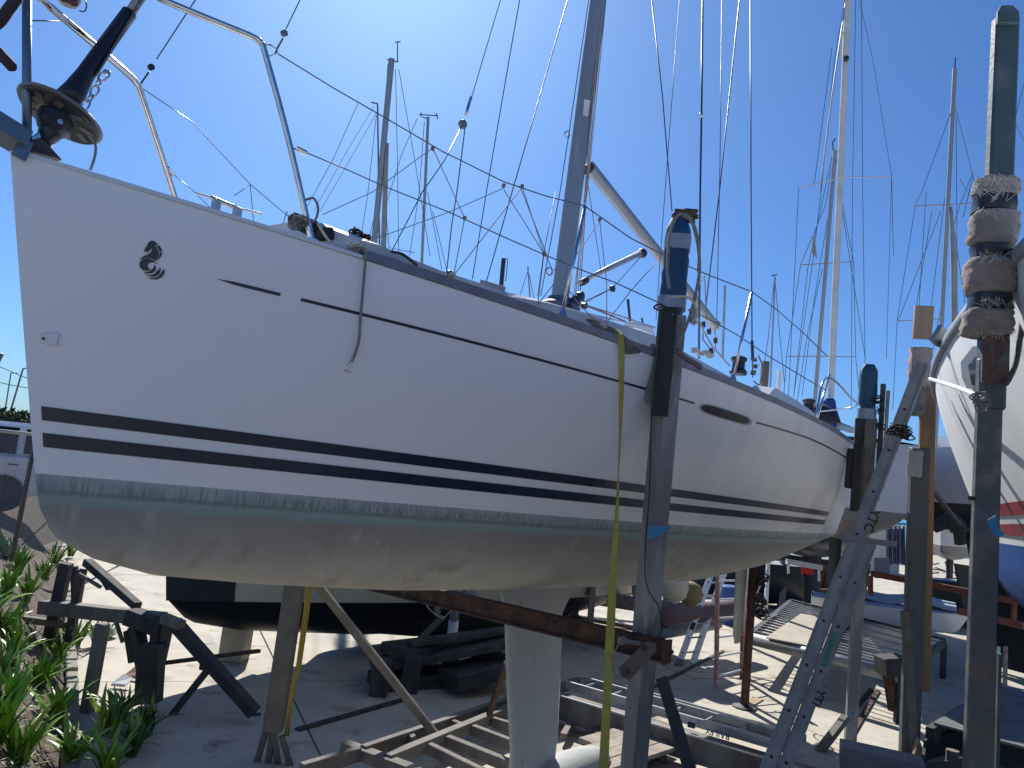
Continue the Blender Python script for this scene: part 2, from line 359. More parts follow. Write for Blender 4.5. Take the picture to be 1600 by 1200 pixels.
structure('yard_ground', MB().add([(-60, -90, -.05), (400, -90, -.05), (400, 92, -.05), (-60, 92, -.05)], [(0, 1, 2, 3)]), mat('open_yard', (.44, .40, .33), .95, col2=(.36, .33, .27)))
structure('road', MB().add([(-200, -90, UP), (-.25, -90, UP), (-.25, -5.9, UP), (-200, -5.9, UP), (-.25, -90, -.05), (-.25, -5.9, -.05)], [(0, 1, 2, 3), (1, 4, 5, 2)]), road_m)
structure('quay_face', MB().add([(-60, 92, -.03), (400, 92, -.03), (400, 92, -4), (-60, 92, -4)], [(0, 1, 2, 3)]), grey_p)
def sea_mat():
    m = mat('sea_water', (.012, .05, .10), .12, col2=(.015, .06, .12), scale=.05); n = m.node_tree.nodes; l = m.node_tree.links; b = n['Principled BSDF']
    tc = n.new('ShaderNodeTexCoord'); t = n.new('ShaderNodeTexNoise'); t.inputs['Scale'].default_value = .9; t.inputs['Detail'].default_value = 6; l.new(tc.outputs['Object'], t.inputs[0])
    bp = n.new('ShaderNodeBump'); bp.inputs['Strength'].default_value = .9; bp.inputs['Distance'].default_value = .4; l.new(t.outputs[0], bp.inputs['Height']); l.new(bp.outputs[0], b.inputs['Normal']); return m
structure('sea', MB().add([(-3000, 60, -1.6), (4000, 60, -1.6), (4000, 5500, -1.6), (-3000, 5500, -1.6)], [(0, 1, 2, 3)]), sea_mat())
slabs = bpy.data.objects.new('yard_slabs', None); COL.objects.link(slabs); slabs['kind'] = 'structure'; FR['yard_slabs'] = Matrix.Identity(4)
slab_me = None; rz = math.radians(24); ca, sa = math.cos(rz), math.sin(rz); SW, SL = 3.2, 3.9
for i in range(-9, 13):
    for j in range(0, 15):
        cx, cy = 3+ca*i*SW-sa*j*SL, 1.5+sa*i*SW+ca*j*SL
        # keep only slabs on the yard side of the bank
        best = min(ts[::6], key=lambda t: (edge_pt(t)[0][0]-cx)**2+(edge_pt(t)[0][1]-cy)**2); p = edge_pt(best)[0]; q = edge_pt(min(best+.5, tot))[0]; dd = nrm(q-p); nn = A(-dd[1], dd[0], 0)
        if (A(cx, cy, 0)-p)@nn > .6 or cy < -3 or cy > 62: continue
        if slab_me is None:
            m = MB().box(-SW/2+.012, SW/2-.012, -SL/2+.012, SL/2-.012, -.12, 0); slab_me = mesh_of(m, None, 'concrete_slab', False); slab_me.materials.append(concrete)
        o = bpy.data.objects.new('concrete_slab', slab_me); COL.objects.link(o); o.parent = slabs; o.location = (cx, cy, U(-.004, .003)); o.rotation_euler.z = rz

# ------------------------------------------------------------------ the main yacht
Y = root('sailing_yacht', 'large white sailing yacht with two dark stripes held up on steel posts, filling the picture', 'sailboat', None, M=H.M)
hm = hull_material()
def to_world(x, y, z): return H.W(x, y, z)
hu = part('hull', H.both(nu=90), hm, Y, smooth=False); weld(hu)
hu.data.polygons.foreach_set('use_smooth', [True]*len(hu.data.polygons))
_m = hu.modifiers.new('edges', 'EDGE_SPLIT'); _m.split_angle = math.radians(50)
deckp = part('deck', H.deck(drop=.012), mat('deck_white', (.62, .63, .64), .6), Y, smooth=True)
# stripes (flat vinyl strips lying on the hull)
def band(xa, xb, z0, z1, n=70, off=.0025, zf=None, slant=0):
    rows = []
    for i in range(n+1):
        x = xa+(xb-xa)*i/n; b0, b1 = (z0, z1) if zf is None else zf(x)
        sl__ = slant*max(0, 1-i/20); rows.append([H.S(x+(b1-zz)*sl__, zz, off) for zz in (b0, (b0+b1)/2, b1)])
    return MB().grid(rows)
x0 = .293
part('stripe', band(x0, 9.0, .220, .278, zf=lambda x: (.220, .278), slant=.24), navy, Y, smooth=True)
part('stripe', band(x0+.026, 9.0, .110, .169, zf=lambda x: (.110, .169), slant=.24), navy, Y, smooth=True)
def line_z(x): return float(np.interp(x, [.78, 1.14, 2.33, 3.27, 4.1, 5.13, 6.47, 8.4, 10.3], [.952, .944, .927, .919, .914, .915, .95, .96, .965]))
th = lambda k: (lambda x: (line_z(x)-k, line_z(x)+k))
part('accent_line', band(.786, 1.05, 0, 0, n=12, zf=lambda x: (line_z(x)-.009*min(1, (x-.78)/.08), line_z(x)+.006*min(1, (x-.78)/.08))), navy, Y)
part('accent_line', band(1.141, 4.09, 0, 0, zf=th(.0075)), navy, Y)
part('accent_line', band(5.13, 10.45, 0, 0, zf=th(.0085)), navy, Y)
# long hull window: dark glass in a pale frame
def lens(xa, xb, z, hh, off): return band(xa, xb, 0, 0, n=36, off=off, zf=lambda x: (lambda k: (z-hh*k, z+hh*k*.85))(max(1-abs(2*(x-xa)/(xb-xa)-1)**5, 0)**.5))
fr = part('hull_window', lens(4.17, 5.06, .905, .042, .004), mat('window_trim', (.40, .42, .45), .4), Y)
part('pane', lens(4.19, 5.00, .905, .034, .008), glass, fr)
# logo on the bow, cut vinyl
E_ = [[(435,312),(500,325),(560,385),(530,395),(490,400),(545,450),(575,520),(578,590),(550,650),(520,690),(500,685),(440,650),(380,632),(310,640),(250,665),(215,690),(240,645),(290,605),(350,580),(400,555),(435,520),(450,480),(440,460),(425,480),(385,505),(370,530),(345,530),(340,505),(325,525),(300,525),(310,480),(345,420),(370,370),(400,330)],
 [(555,402),(590,412),(625,460),(638,515),(587,518),(580,480),(548,428),(522,406)],[(592,532),(640,535),(630,590),(600,635),(545,690),(530,698),(572,640),(590,590)],
 [(210,760),(225,710),(280,660),(350,640),(420,655),(480,690),(555,750),(545,757),(500,725),(440,720),(390,740),(368,780),(380,820),(420,845),(400,865),(340,880),(280,865),(235,830)],
 [(490,765),(520,790),(528,840),(500,890),(440,925),(380,930),(310,915),(280,892),(340,898),(400,885),(450,850),(480,815)],
 [(598,800),(612,840),(605,900),(570,955),(500,990),(430,990),(340,955),(300,925),(360,950),(430,958),(500,930),(540,885),(558,860),(580,865)],
 [(668,830),(688,880),(680,940),(630,1000),(560,1035),(500,1042),(420,1030),(340,990),(400,1005),(480,1010),(560,990),(612,935),(635,885),(655,878)]]
emb = MB()
for pl in E_: emb.add([H.on(200+a/12, 350+b/12, .004) for a, b in pl], [tuple(range(len(pl)))])
part('bow_emblem', emb, navy, Y)
# small moulded fairing low on the bow
P = [H.on(a, b, .002) for a, b in ((61, 527), (66, 521), (90, 519), (91, 523), (88, 541), (84, 542), (64, 536))]
ff = part('bow_fairing', MB().prism(P, H.pt*.014-H.ax*.002), white_gel, Y, bevel=.004)
part('screw', MB().lathe(H.on(68, 529, .018), H.pt, [(.006, 0), (.006, .003)], 10), dark_steel, ff)
P = [H.on(a, b, .002) for a, b in ((55, 693), (57, 691), (59, 693), (57, 696))]
# toe rail
def strip_along(xa, xb, w0, h, inset=0., n=60, z0=0.):
    rows = []
    for i in range(n+1):
        x = xa+(xb-xa)*i/n; rows.append([H.sheer(x, inset-.004, z0-.008), H.sheer(x, inset-.004, z0+h), H.sheer(x, inset+w0, z0+h), H.sheer(x, inset+w0, z0-.008)])
    m = MB().grid(rows, close=True); return m
part('toe_rail', strip_along(1.36, 10.58, .03, .042), mat('grey_toe_rail', (.20, .215, .25), .5, .3, col2=(.15, .16, .19), scale=8), Y)
part('gunwale', strip_along(.02, 1.36, .04, .010), white_gel, Y)
# coachroof
def cab(px, py, y): v = solve2(lambda x, z: H.W(x, y, z), px, py, 3, 1.2); return v
cabs = [(512, 356, .42), (575, 378, .58), (640, 401, .72), (720, 431, .84), (800, 460, .92), (860, 474, .95), (920, 491, .97), (1020, 523, 1.0)]
cx = []
for a, b, y in cabs: v = cab(a, b, y); cx.append((v[0], y, v[1]))
print('coachroof', [tuple(round(float(q), 2) for q in c) for c in cx])
cx = sorted(cx, key=lambda c: c[0])
cx.append((6.9, .95, cx[-1][2]+.03)); X_ = [c[0] for c in cx]
rows = []
for i in range(50):
    x = X_[0]+(X_[-1]-X_[0])*i/49; y = np.interp(x, X_, [c[1] for c in cx]); z = np.interp(x, X_, [c[2] for c in cx]); base = H.sh(x)-.05; z = max(z, base+.02)
    yb = min(1.08*y, H.bs(x/H.L, H.bsp)-.12)/y; rows.append([H.W(x, k*y*(min(f, yb)), zz) for k, f, zz in ((1, 1.08, base), (1, 1.02, z-.06), (1, 1, z), (1, .9, z+.03), (1, .45, z+.07), (-1, .45, z+.07), (-1, .9, z+.03), (-1, 1, z), (-1, 1.02, z-.06), (-1, 1.08, base))])
cm = MB().grid(rows); n0 = len(rows[0]); cm.add(rows[0], [tuple(range(n0))]); cm.add(rows[-1], [tuple(range(n0))])
coach = part('coachroof', cm, mat('coachroof_white', (.55, .57, .62), .4), Y)
def wirep(name, pts, wpx, m=wire_m, parent=None, n=6):
    mb_ = MB(); pts = [np.asarray(p, float) for p in pts]; r = [max(wpx/2*dep(p)/FPX, .0012) for p in pts]; mb_.tube(pts, r, n); return part(name, mb_, m, parent or Y, smooth=True)
def curve(P, n=14):                        # smooth curve through points (Catmull-Rom)
    P = [np.asarray(p, float) for p in P]; Q = [2*P[0]-P[1]]+P+[2*P[-1]-P[-2]]; out = []
    for i in range(1, len(Q)-2):
        for k in range(n):
            t = k/n; a, b, c, d_ = Q[i-1], Q[i], Q[i+1], Q[i+2]
            out.append(.5*((2*b)+(-a+c)*t+(2*a-5*b+4*c-d_)*t*t+(-a+3*b-3*c+d_)*t**3))
    out.append(P[-1]); return out
C_ = H.cen; R_ = H.rail
for a, b, y in ((640, 402, .55), (860, 463, .7)): pass
# grab lines / hatches seen over the coachroof edge
part('hatch', MB().box8([p+A(0, 0, h) for h in (-.03, .02) for p in (C_(750, 441, .5), C_(788, 452, .5), C_(790, 452, .2), C_(752, 441, .2))]), mat('hatch_grey', (.25, .27, .3), .4), Y)
wirep('grab_rail', [C_(905, 487, .85), C_(960, 500, .85), C_(1020, 516, .85)], 3, white_gel)
wirep('running_line', [C_(912, 476, .5), C_(950, 491, .5), C_(1022, 522, .6)], 3, rope_red)
wirep('running_line', [C_(905, 474, .45), C_(955, 489, .45), C_(1024, 512, .6)], 2, rope_red)
# mast with its sail track, collar, boom, vang
def mast(p0, p1, wd, dp, parent, m=alu_mast, name='mast', fore=None, n=20):
    p0 = np.asarray(p0, float); p1 = np.asarray(p1, float); ax = nrm(p1-p0); f = fore if fore is not None else A(1, 0, 0); f = nrm(f-ax*(f@ax)); g = np.cross(ax, f)
    rows = [[p+f*dp/2*math.cos(2*math.pi*k/n)+g*wd/2*math.sin(2*math.pi*k/n) for k in range(n)] for p in (p0, (p0+p1)/2, p1)]
    mm = MB().grid(rows, close=True); mm.add(rows[0], [tuple(range(n))]); mm.add(rows[-1], [tuple(range(n))]); return part(name, mm, m, parent, smooth=True)
mbse = C_(874, 474); mtop = C_(934.5, 0); mdir = nrm(mtop-mbse); mhead = mbse+mdir*14.3; mbse = mbse-mdir*.35
mast(mbse, mhead, .135, .205, Y, fore=H.ax)
part('sail_track', MB().beam(mbse+H.ax*.105, mhead+H.ax*.105, .02, .02, H.ax), mat('track', (.23, .25, .27), .5, .5), Y)
part('mast_collar', MB().lathe(mbse+mdir*.27, mdir, [(.19, 0), (.19, .05), (.14, .08), (.12, .12)], 20), mat('collar_grey', (.10, .13, .16), .6), Y)
lb = [at(*p) for p in ((913, 155, dep(mbse)-.12), (922, 157, dep(mbse)-.12), (918, 182, dep(mbse)-.12), (911, 180, dep(mbse)-.12))]
part('mast_sticker', MB().prism(lb, H.ax*.004), white_p, Y)
for s_ in (-1, 1):
    for h in (4.6, 8.7):
        p = mbse+mdir*h; q = p-H.pt*s_*.95+H.ax*.30-mdir*(-.05); part('spreader', MB().beam(p, q, .07, .03, H.ax), alu_mast, Y)
g0 = C_(922, 262); g1 = C_(1117, 508); bd = nrm(g1-g0)
boom = mast(g0, g1, .10, .135, Y, name='boom', fore=A(0, 0, 1))
part('boom_end', MB().lathe(g1-bd*.01, bd, [(.07, 0), (.075, .02), (.06, .06), (.02, .07)], 16), mat('boom_cap', (.5, .51, .53), .4), boom)
part('gooseneck', MB().tube([C_(914, 266), g0], [.04, .05], 10), dark_steel, boom)
v0 = C_(905, 442); v1 = C_(1000, 396); vg = part('boom_vang', MB().tube([v0, v0*.5+v1*.5, v1], [.02, .03, .03], 12), mat('vang_alu', (.55, .55, .56), .35, .6), Y, smooth=True)
part('vang_fitting', MB().lathe(C_(1003, 395), bd, [(.03, -.03), (.05, -.01), (.05, .03), (.02, .05)], 12), black_plastic, vg)
for k in range(5): part('hole', MB().lathe(v0*(1-(.42+.1*k))+v1*(.42+.1*k)-H.ax*.02+A(0, 0, -.03), A(0, 0, 1), [(.006, -.004), (.006, .003)], 8), dark_steel, vg)
part('vang_fitting', MB().lathe(C_(912, 440), nrm(v1-v0), [(.03, -.06), (.035, 0), (.03, .06)], 10), dark_steel, vg)
# mast foot blocks and lines
mf = MB()
for a, b, r in ((900, 470, .05), (893, 476, .045), (907, 463, .045), (888, 480, .035), (913, 478, .03)): mf.lathe(C_(a, b, .15), H.pt, [(.01, -.03), (r, -.02), (r, .02), (.01, .03)], 12)
part('mast_foot_blocks', mf, black_plastic, Y)
for k, (a, b, m_) in enumerate(((899, 452, rope_red), (903, 448, rope_white), (906, 452, rope_red), (895, 458, rope_white))):
    wirep('halyard', [C_(a, b+14, .12), C_(914+k*1.2, 300, .08), C_(926+k*2.6, 135, .07), C_(941+k*2, 0, .06)], 1.6, m_)
wirep('topping_line', [C_(916, 268, .05), C_(940, 430, .05)], 1.2)
wirep('vang_line', [C_(1000, 402, .02), C_(957, 450, .02), C_(905, 475, .1)], 1.4, rope_dark)
wirep('vang_line', [C_(957, 450, .02), C_(900, 481, .1)], 1.2, rope_dark)
part('block', MB().lathe(C_(957, 451, .02), H.pt, [(.01, -.02), (.035, -.015), (.035, .015), (.01, .02)], 12), black_plastic, Y)
# mast ring
part('spinnaker_ring', MB().tube([C_(886+4*math.cos(q), 210+5*math.sin(q), 0) for q in np.linspace(0, 6.283, 13)], .006, 6), stainless, Y)
part('spinnaker_ring', MB().tube([C_(858+5*math.cos(q), 424+6*math.sin(q), 0) for q in np.linspace(0, 6.283, 13)], .008, 6), stainless, Y)

# standing rigging, halyards and sheets crossing the sky (all on the yacht)
def W_(name, pts, wpx=1.6, m=wire_m): return wirep(name, pts, wpx, m)
W_('shroud', [C_(845, 462, 1.05), C_(875, 300, .98), C_(888, 215, .9), C_(905, 100, .85), C_(920, 0, .8)])
W_('shroud', [C_(840, 463, 1.1), C_(849, 400, 1.08), C_(868, 300, 1.02)], 1.3)
W_('stay', [C_(760, 440, .9), C_(800, 300, .7), C_(887, 0, .4)], 1.8)
W_('stay', [C_(738, 436, .9), C_(760, 300, .8), C_(800, 67, .6), C_(812, 0, .55)], 1.7)
W_('sheet', [C_(785, -10, .3), C_(736, 155, .45)], 1.4)
W_('sheet', [C_(724, 192, .5), C_(695, 250, .6), C_(660, 300, .7), C_(612, 393, .75)], 1.8)
W_('sheet', [C_(727, 197, .5), C_(714, 300, .6), C_(706, 350, .7), C_(698, 424, .8)], 1.9)
bk = part('sheet_block', MB().lathe(C_(723, 194, .5), H.pt, [(.005, -.02), (.025, -.015), (.03, 0), (.025, .015), (.005, .02)], 14), mat('block_grey', (.16, .19, .22), .5), Y)
W_('shackle', [C_(736, 152, .45), C_(732, 165, .46), C_(728, 180, .48)], 5, stainless)
W_('sheet', [C_(648, 395, .7), C_(608, 387, .6), C_(603, 330, .5)], 1.2)
W_('shroud', [C_(1018, -5, .3), C_(1035, 150, .5), C_(1050, 330, .9)], 1.9)
W_('shroud', [C_(1062, -5, .3), C_(1048, 180, .4), C_(1036, 340, .5), C_(1025, 500, .6)], 1.2)
W_('backstay', [C_(1098, -5, 0), C_(1096, 180, .1), C_(1094, 300, .2), C_(1092, 560, .7)], 3.4)
W_('stay', [C_(1128, -5, .1), C_(1125, 250, .2), C_(1120, 500, .5)], 1.3)
W_('stay', [C_(1156, -5, .1), C_(1124, 300, .2), C_(1103, 478, .4)], 2.0)
W_('backstay', [C_(1172.5, -5, 0), C_(1173.5, 300, .0), C_(1175, 530, .2), C_(1176, 590, .3)], 2.)
part('turnbuckle', MB().tube([C_(1175, 533, .2), C_(1176, 560, .25)], .022, 8), dark_steel, Y)
W_('shackle', [C_(1095.5, 176, .1), C_(1095.5, 184, .1)], 5, stainless)
W_('stay', [C_(307, -3, -.5), C_(245, 92, -.5)], 1.9)
W_('stay', [C_(233, 112, -.55), C_(219, 132, -.6)], 3., black_plastic)
part('block', MB().lathe(C_(236, 105, -.55), H.pt, [(.004, -.012), (.017, -.01), (.017, .01), (.004, .012)], 12), black_plastic, Y)
W_('stay', [R_(470, -3), R_(447, 45)], 1.7)
part('block', MB().lathe(R_(444, 52), H.pt, [(.004, -.012), (.016, -.01), (.016, .01), (.004, .012)], 12), mat('block_grey', (.2, .2, .2), .5), Y)
W_('line', [R_(442, 60), R_(433, 76), R_(430, 84)], 3, rope_grey)
def railS(px, py, off=.05):
    f = lambda x, h: H.W(x, -(H.bs(x/H.L, H.bsp)-off), H.sh(x)+h); v = solve2(f, px, py, 1.5, .6); return f(*v)
# pulpit (port side, starboard side, front leg), stanchions, lifelines
pb = MB(); P = [R_(487, 376), R_(484, 362), R_(450, 215), R_(414, 82), R_(408, 68), R_(396, 58), R_(330, 31), R_(250, -2)]
tip = H.W(-.10, .16, 2.35)
pb.tube(curve(P, 5)+[P[-1]*.6+tip*.4+A(0, 0, .03), tip, H.W(-.14, 0, 2.36)], .0155, 10)
pul = part('pulpit', pb, stainless, Y, smooth=True)
P = [railS(274, 312), railS(272, 304), railS(240, 205), railS(219, 142), railS(212, 128), railS(198, 114), railS(150, 72), railS(62, -3)]
tipS = H.W(-.10, -.16, 2.35)
part('pulpit_rail', MB().tube(curve(P, 5)+[P[-1]*.5+tipS*.5, tipS, H.W(-.14, 0, 2.36)], .0155, 10), stainless, pul, smooth=True)
part('pulpit_leg', MB().tube([C_(42, 234), C_(42, 120), C_(42, -30)], .0175, 12), mat('blued_steel', (.16, .22, .30), .4, .6), pul, smooth=True)
part('foot_plate', MB().lathe(R_(487, 377), (0, 0, 1), [(.035, 0), (.035, .008), (.02, .012)], 14), stainless, pul)
# navigation light and its bracket
nl = part('navigation_light', MB().lathe(C_(109, -8, -.1), nrm(C_(100, 30, -.1)-C_(112, -20, -.1)), [(.03, -.06), (.045, -.05), (.047, .02), (.035, .045), (.012, .052)], 16), mat('lamp_housing', (.45, .46, .46), .4), pul, smooth=True)
part('lens', MB().lathe(C_(108, -2, -.06), nrm(C_(100, 30, -.1)-C_(112, -20, -.1)), [(.038, -.03), (.038, .01)], 16), mat('red_lens', (.12, .03, .05), .2), nl)
wirep('bracket', [C_(48, 32, -.02), C_(92, 33, -.1)], 2.2, dark_steel, pul)
wirep('cable', curve([C_(118, -12, -.1), C_(134, 2, -.1), C_(133, 17, -.1), C_(124, 17, -.1)]), 2, black_plastic, pul)
# bow roller and furler
br = MB().beam(C_(-60, 165, .02), C_(34, 222, .02), .16, .07); br.beam(C_(24, 226, .06), C_(46, 238, .06), .012, .09)
ro = part('bow_roller', br, mat('blued_steel2', (.14, .20, .27), .4, .5), Y, bevel=.004)
part('roller_cheek', MB().prism([C_(a, b, .03) for a, b in ((44, 235), (50, 218), (62, 215), (72, 222), (97, 250), (85, 246))], -H.pt*.06), dark_steel, ro)
fu = MB(); a0, a1 = C_(70, 222), C_(214, 14); fd = nrm(a1-a0); fl = np.linalg.norm(a1-a0)
dc = C_(96, 177); part_f = part('furler_drum', MB().lathe(dc, fd, [(.05, -.10), (.07, -.075), (.075, -.03), (.08, -.028), (.162, -.022), (.168, -.014), (.168, .000), (.160, .006), (.07, .012), (.06, .05)], 36), black_plastic, Y, smooth=False)
part('drum_rim', MB().lathe(dc, fd, [(.169, -.014), (.174, -.010), (.174, -.004), (.169, 0)], 40), mat('rim_grey', (.16, .18, .21), .5), part_f)
for k in range(9):
    q = k*2*math.pi/9; e = nrm(np.cross(fd, H.pt)); g = np.cross(fd, e); part('drum_slot', MB().beam(dc-fd*.026+(e*math.cos(q)+g*math.sin(q))*.09, dc-fd*.026+(e*math.cos(q+.15)+g*math.sin(q+.15))*.14, .03, .006, fd), mat('brass_brown', (.11, .10, .09), .5), part_f)
part('furler_lower_fitting', MB().tube([C_(66, 224), C_(78, 208), C_(88, 190)], [.028, .045, .058], 14), black_plastic, part_f, smooth=True)
part('luff_sleeve', MB().tube([C_(103, 162), C_(117, 142), C_(133, 117), C_(170, 64), C_(202, 20)], [.060, .048, .037, .034, .033], 16), black_plastic, Y, smooth=True)
part('luff_foil', MB().tube([C_(200, 25), C_(222, -8), C_(240, -34), mbse+mdir*13.4], .023, 12), mat('foil_grey', (.30, .33, .35), .4, .5), Y, smooth=True)
part('luff_edge', MB().beam(C_(150, 118, .035), C_(222, -2, .035), .007, .016, H.pt), mat('foil_brown', (.20, .18, .15), .4, .6), Y)
def chain(P, parent, px=8, m=stainless):
    for i in range(len(P)-1):
        a, b = P[i], P[i+1]; c = (a+b)/2; d_ = b-a; L_ = np.linalg.norm(d_); e = nrm(d_); g = nrm(np.cross(e, CF)) if i % 2 == 0 else nrm(np.cross(e, np.cross(e, CF)))
        part('link', MB().tube([c+e*L_*.62*math.cos(q)+g*L_*.33*math.sin(q) for q in np.linspace(0, 2*math.pi, 15)], .0045, 6), m, parent, smooth=True)
lk = part('tack_shackle', MB().lathe(C_(166, 113, .07), H.pt, [(.01, -.01), (.014, 0), (.01, .01)], 10), stainless, Y)
chain([C_(a, b, .07) for a, b in ((168, 112), (157, 125), (151, 135), (145, 150), (137, 158), (128, 173))], lk)
part('toggle', MB().prism([C_(a, b, .02) for a, b in ((52, 212), (62, 205), (66, 214), (62, 230), (52, 236), (48, 226))], -H.pt*.05), stainless, Y, bevel=.004)
part('toggle', MB().prism([C_(a, b, .02) for a, b in ((66, 206), (78, 215), (86, 226), (80, 230), (70, 222))], -H.pt*.05), stainless, Y, bevel=.004)
part('pin', MB().lathe(C_(92, 191, .07), H.pt, [(.011, 0), (.011, .012)], 12), stainless, Y)
wirep('furling_line', curve([C_(139, 212, .1), C_(149, 226, .1), C_(148, 245, .1), C_(141, 266, .1)]), 4, rope_grey)
# stanchions
ST = [((878, 494), (914, 322)), ((1145, 594), (1175, 456)), ((1275, 660), (1296, 585))]
for a, b in ST:
    p, q_ = R_(*a), R_(*b); s_ = part('stanchion', MB().tube([p, q_], .0125, 10), stainless, Y, smooth=True); part('stanchion_base', MB().lathe(p-A(0, 0, .02), (0, 0, 1), [(.035, 0), (.03, .02), (.018, .06)], 10), stainless, s_)
# stern rail
part('pushpit', MB().tube(curve([R_(1274, 655), R_(1291, 590), H.sheer(9.2, .06, .62), H.sheer(10.4, .1, .62), H.W(10.5, .5, 1.72)], 6), .0125, 8), stainless, Y, smooth=True)
def zr(name, P, wpx=1.5, m=wire_m): return W_(name, [R_(*p) for p in P], wpx, m)
zr('lifeline', [(434, 84), (520, 137), (600, 183), (690, 236), (787, 284), (852, 306), (914, 322)], 1.9)
zr('lifeline', [(914, 322), (985, 372), (1050, 405), (1110, 431), (1175, 456)], 1.9)
zr('lifeline', [(1175, 456), (1215, 485), (1255, 520), (1292, 556)], 1.6)
zr('lifeline', [(475, 237), (540, 264), (600, 291), (700, 331), (800, 376), (895, 417), (960, 441), (1040, 478)], 1.9)
zr('lifeline', [(1095, 492), (1150, 522), (1200, 556), (1290, 610)], 1.6)
zr('lashing', [(458, 232), (468, 234)], 3, rope_white)
part('lifeline_tensioner', MB().tube([R_(463, 231), R_(478, 240)], [.012, .016], 8), stainless, Y)
part('lifeline_eye', MB().tube(curve([R_(411, 70), R_(424, 71), R_(433, 80), R_(428, 86), R_(418, 88)]), .004, 6), stainless, Y)
W_('starboard_lifeline', [railS(a, b) for a, b in ((222, 138), (300, 190), (391, 288), (455, 342))], 1.4)
W_('starboard_lifeline', [railS(a, b) for a, b in ((266, 268), (300, 296), (330, 326))], 1.3)
part('lifeline_tensioner', MB().tube([railS(262, 262), railS(271, 273)], .010, 8), stainless, Y)
for a, b in (((391, 288), (366, 306)), ((391, 288), (396, 345)), ((448, 330), (440, 358)), ((448, 330), (462, 366))): W_('netting_cord', [railS(*a), railS(*b)], 1.2)
# netting cords laced between the port lifelines and the toe rail
NET = [((505, 335), (582, 300), (676, 231)), ((676, 231), (726, 341), (709, 430)), ((549, 384), (600, 368), (700, 332), (787, 294)), ((706, 434), (765, 358), (816, 292)), ((816, 292), (850, 396), (840, 478)), ((787, 296), (850, 396)),
       ((812, 290), (857, 405)), ((840, 476), (898, 402), (937, 345)), ((937, 345), (948, 445), (948, 500)), ((850, 396), (862, 418)), ((943, 510), (985, 455), (1022, 414)), ((943, 512), (905, 476), (865, 420)), ((1100, 430), (1080, 470)), ((1101, 431), (1104, 500))]
for P in NET: zr('netting_cord', P, 1.5, mat('net_cord', (.34, .33, .31), .8))
for a in ((787, 290), (676, 232), (816, 291), (937, 343), (850, 397), (726, 341)): part('knot', MB().lathe(R_(*a), (0, 0, 1), [(.004, -.014), (.011, -.008), (.011, .008), (.004, .014)], 8), rope_grey, Y)
def lump(name, pts, rad, m, parent=Y, n=10, seed=0):     # irregular wound bundle
    random.seed(seed+11); mb_ = MB(); sq_ = A(1, 1, .7)
    for c in pts:
        c = np.asarray(c, float)
        for k in range(n):
            a = nrm(A(U(-1, 1), U(-1, 1), U(-1, 1))); b = nrm(np.cross(a, A(U(-1, 1), U(-1, 1), .3))); r = rad*U(.55, 1.); o = c+A(U(-1, 1), U(-1, 1), U(-1, 1))*rad*.35
            mb_.tube([o+(a*math.cos(q)*(1+.25*math.sin(3*q+k))+b*math.sin(q))*sq_*r for q in np.linspace(0, 6.283*.93, 13)], rad*.11, 5, False)
    return part(name, mb_, m, parent, smooth=True)
lump('rope_coil', [R_(463, 352), R_(470, 345)], .035, rope_grey, seed=1)
lump('rope_knot', [R_(550, 384), R_(558, 387), R_(565, 390)], .028, rope_white, seed=2)
lump('rope_knot', [R_(706, 430)], .022, rope_white, seed=3)
lump('rope_coil', [C_(556, 372, .45), C_(568, 376, .45)], .055, rope_dark, seed=4)
lump('rope_knot', [R_(943, 510)], .022, rope_white, seed=5)
part('anchor_windlass_cover', MB().lathe(C_(478, 352, .35), H.ax, [(.02, -.10), (.04, -.08), (.045, .05), (.02, .08)], 10), black_rub, Y)
part('folded_cover', MB().beam(C_(497, 366, .4), C_(512, 367, .4), .12, .065), black_rub, Y, bevel=.01)
wirep('mooring_line', curve([R_(478, 312), R_(490, 310), R_(497, 325), R_(492, 344), R_(478, 347)]), 4, rope_grey)
wirep('mooring_line', curve([R_(496, 348), R_(508, 368), R_(525, 388), R_(545, 392)]), 4, rope_white)
wirep('black_hose', curve([C_(612, 393, .7), C_(630, 398, .7), (C_(652, 415, .75))]), 5, black_plastic)
# hanging cord with a snap hook in front of the topsides
hk = [H.S(*(solve2(lambda x, z: H.S(x, z, .03), a, b, 1.6, .9)), .03) for a, b in ((571, 392), (569, 430), (565, 475), (563, 500), (561, 530), (555, 552), (549, 566))]
hc = wirep('hanging_cord', curve([R_(562, 386, .0)]+hk), 4.6, rope_grey)
def onoff(a, b, o): v = solve2(lambda x, z: H.S(x, z, o), a, b, 1.6, .9); return H.S(v[0], v[1], o)
part('snap_hook', MB().tube(curve([onoff(a, b, .03) for a, b in ((549, 564), (543, 570), (539, 577), (543, 582), (548, 578), (551, 568))]), .0035, 6), stainless, hc)
# bow cleat
def clt(f, parent=Y):
    a = MB().tube(curve([f(304, 301), f(330, 309), f(365, 323), f(408, 334)]), [.006]*14+[.013]*15+[.006]*14, 8)
    c = part('mooring_cleat', a, mat('cleat_steel', (.5, .51, .52), .3, .8), parent, smooth=True)
    for p in ((338, 318), (371, 330)): q = f(*p); part('cleat_leg', MB().beam(q+A(0, 0, .02), q-A(0, 0, .055), .035, .035, H.ax), MATS['cleat_steel'], c, bevel=.004)
clt(lambda a, b: R_(a, b, .16))
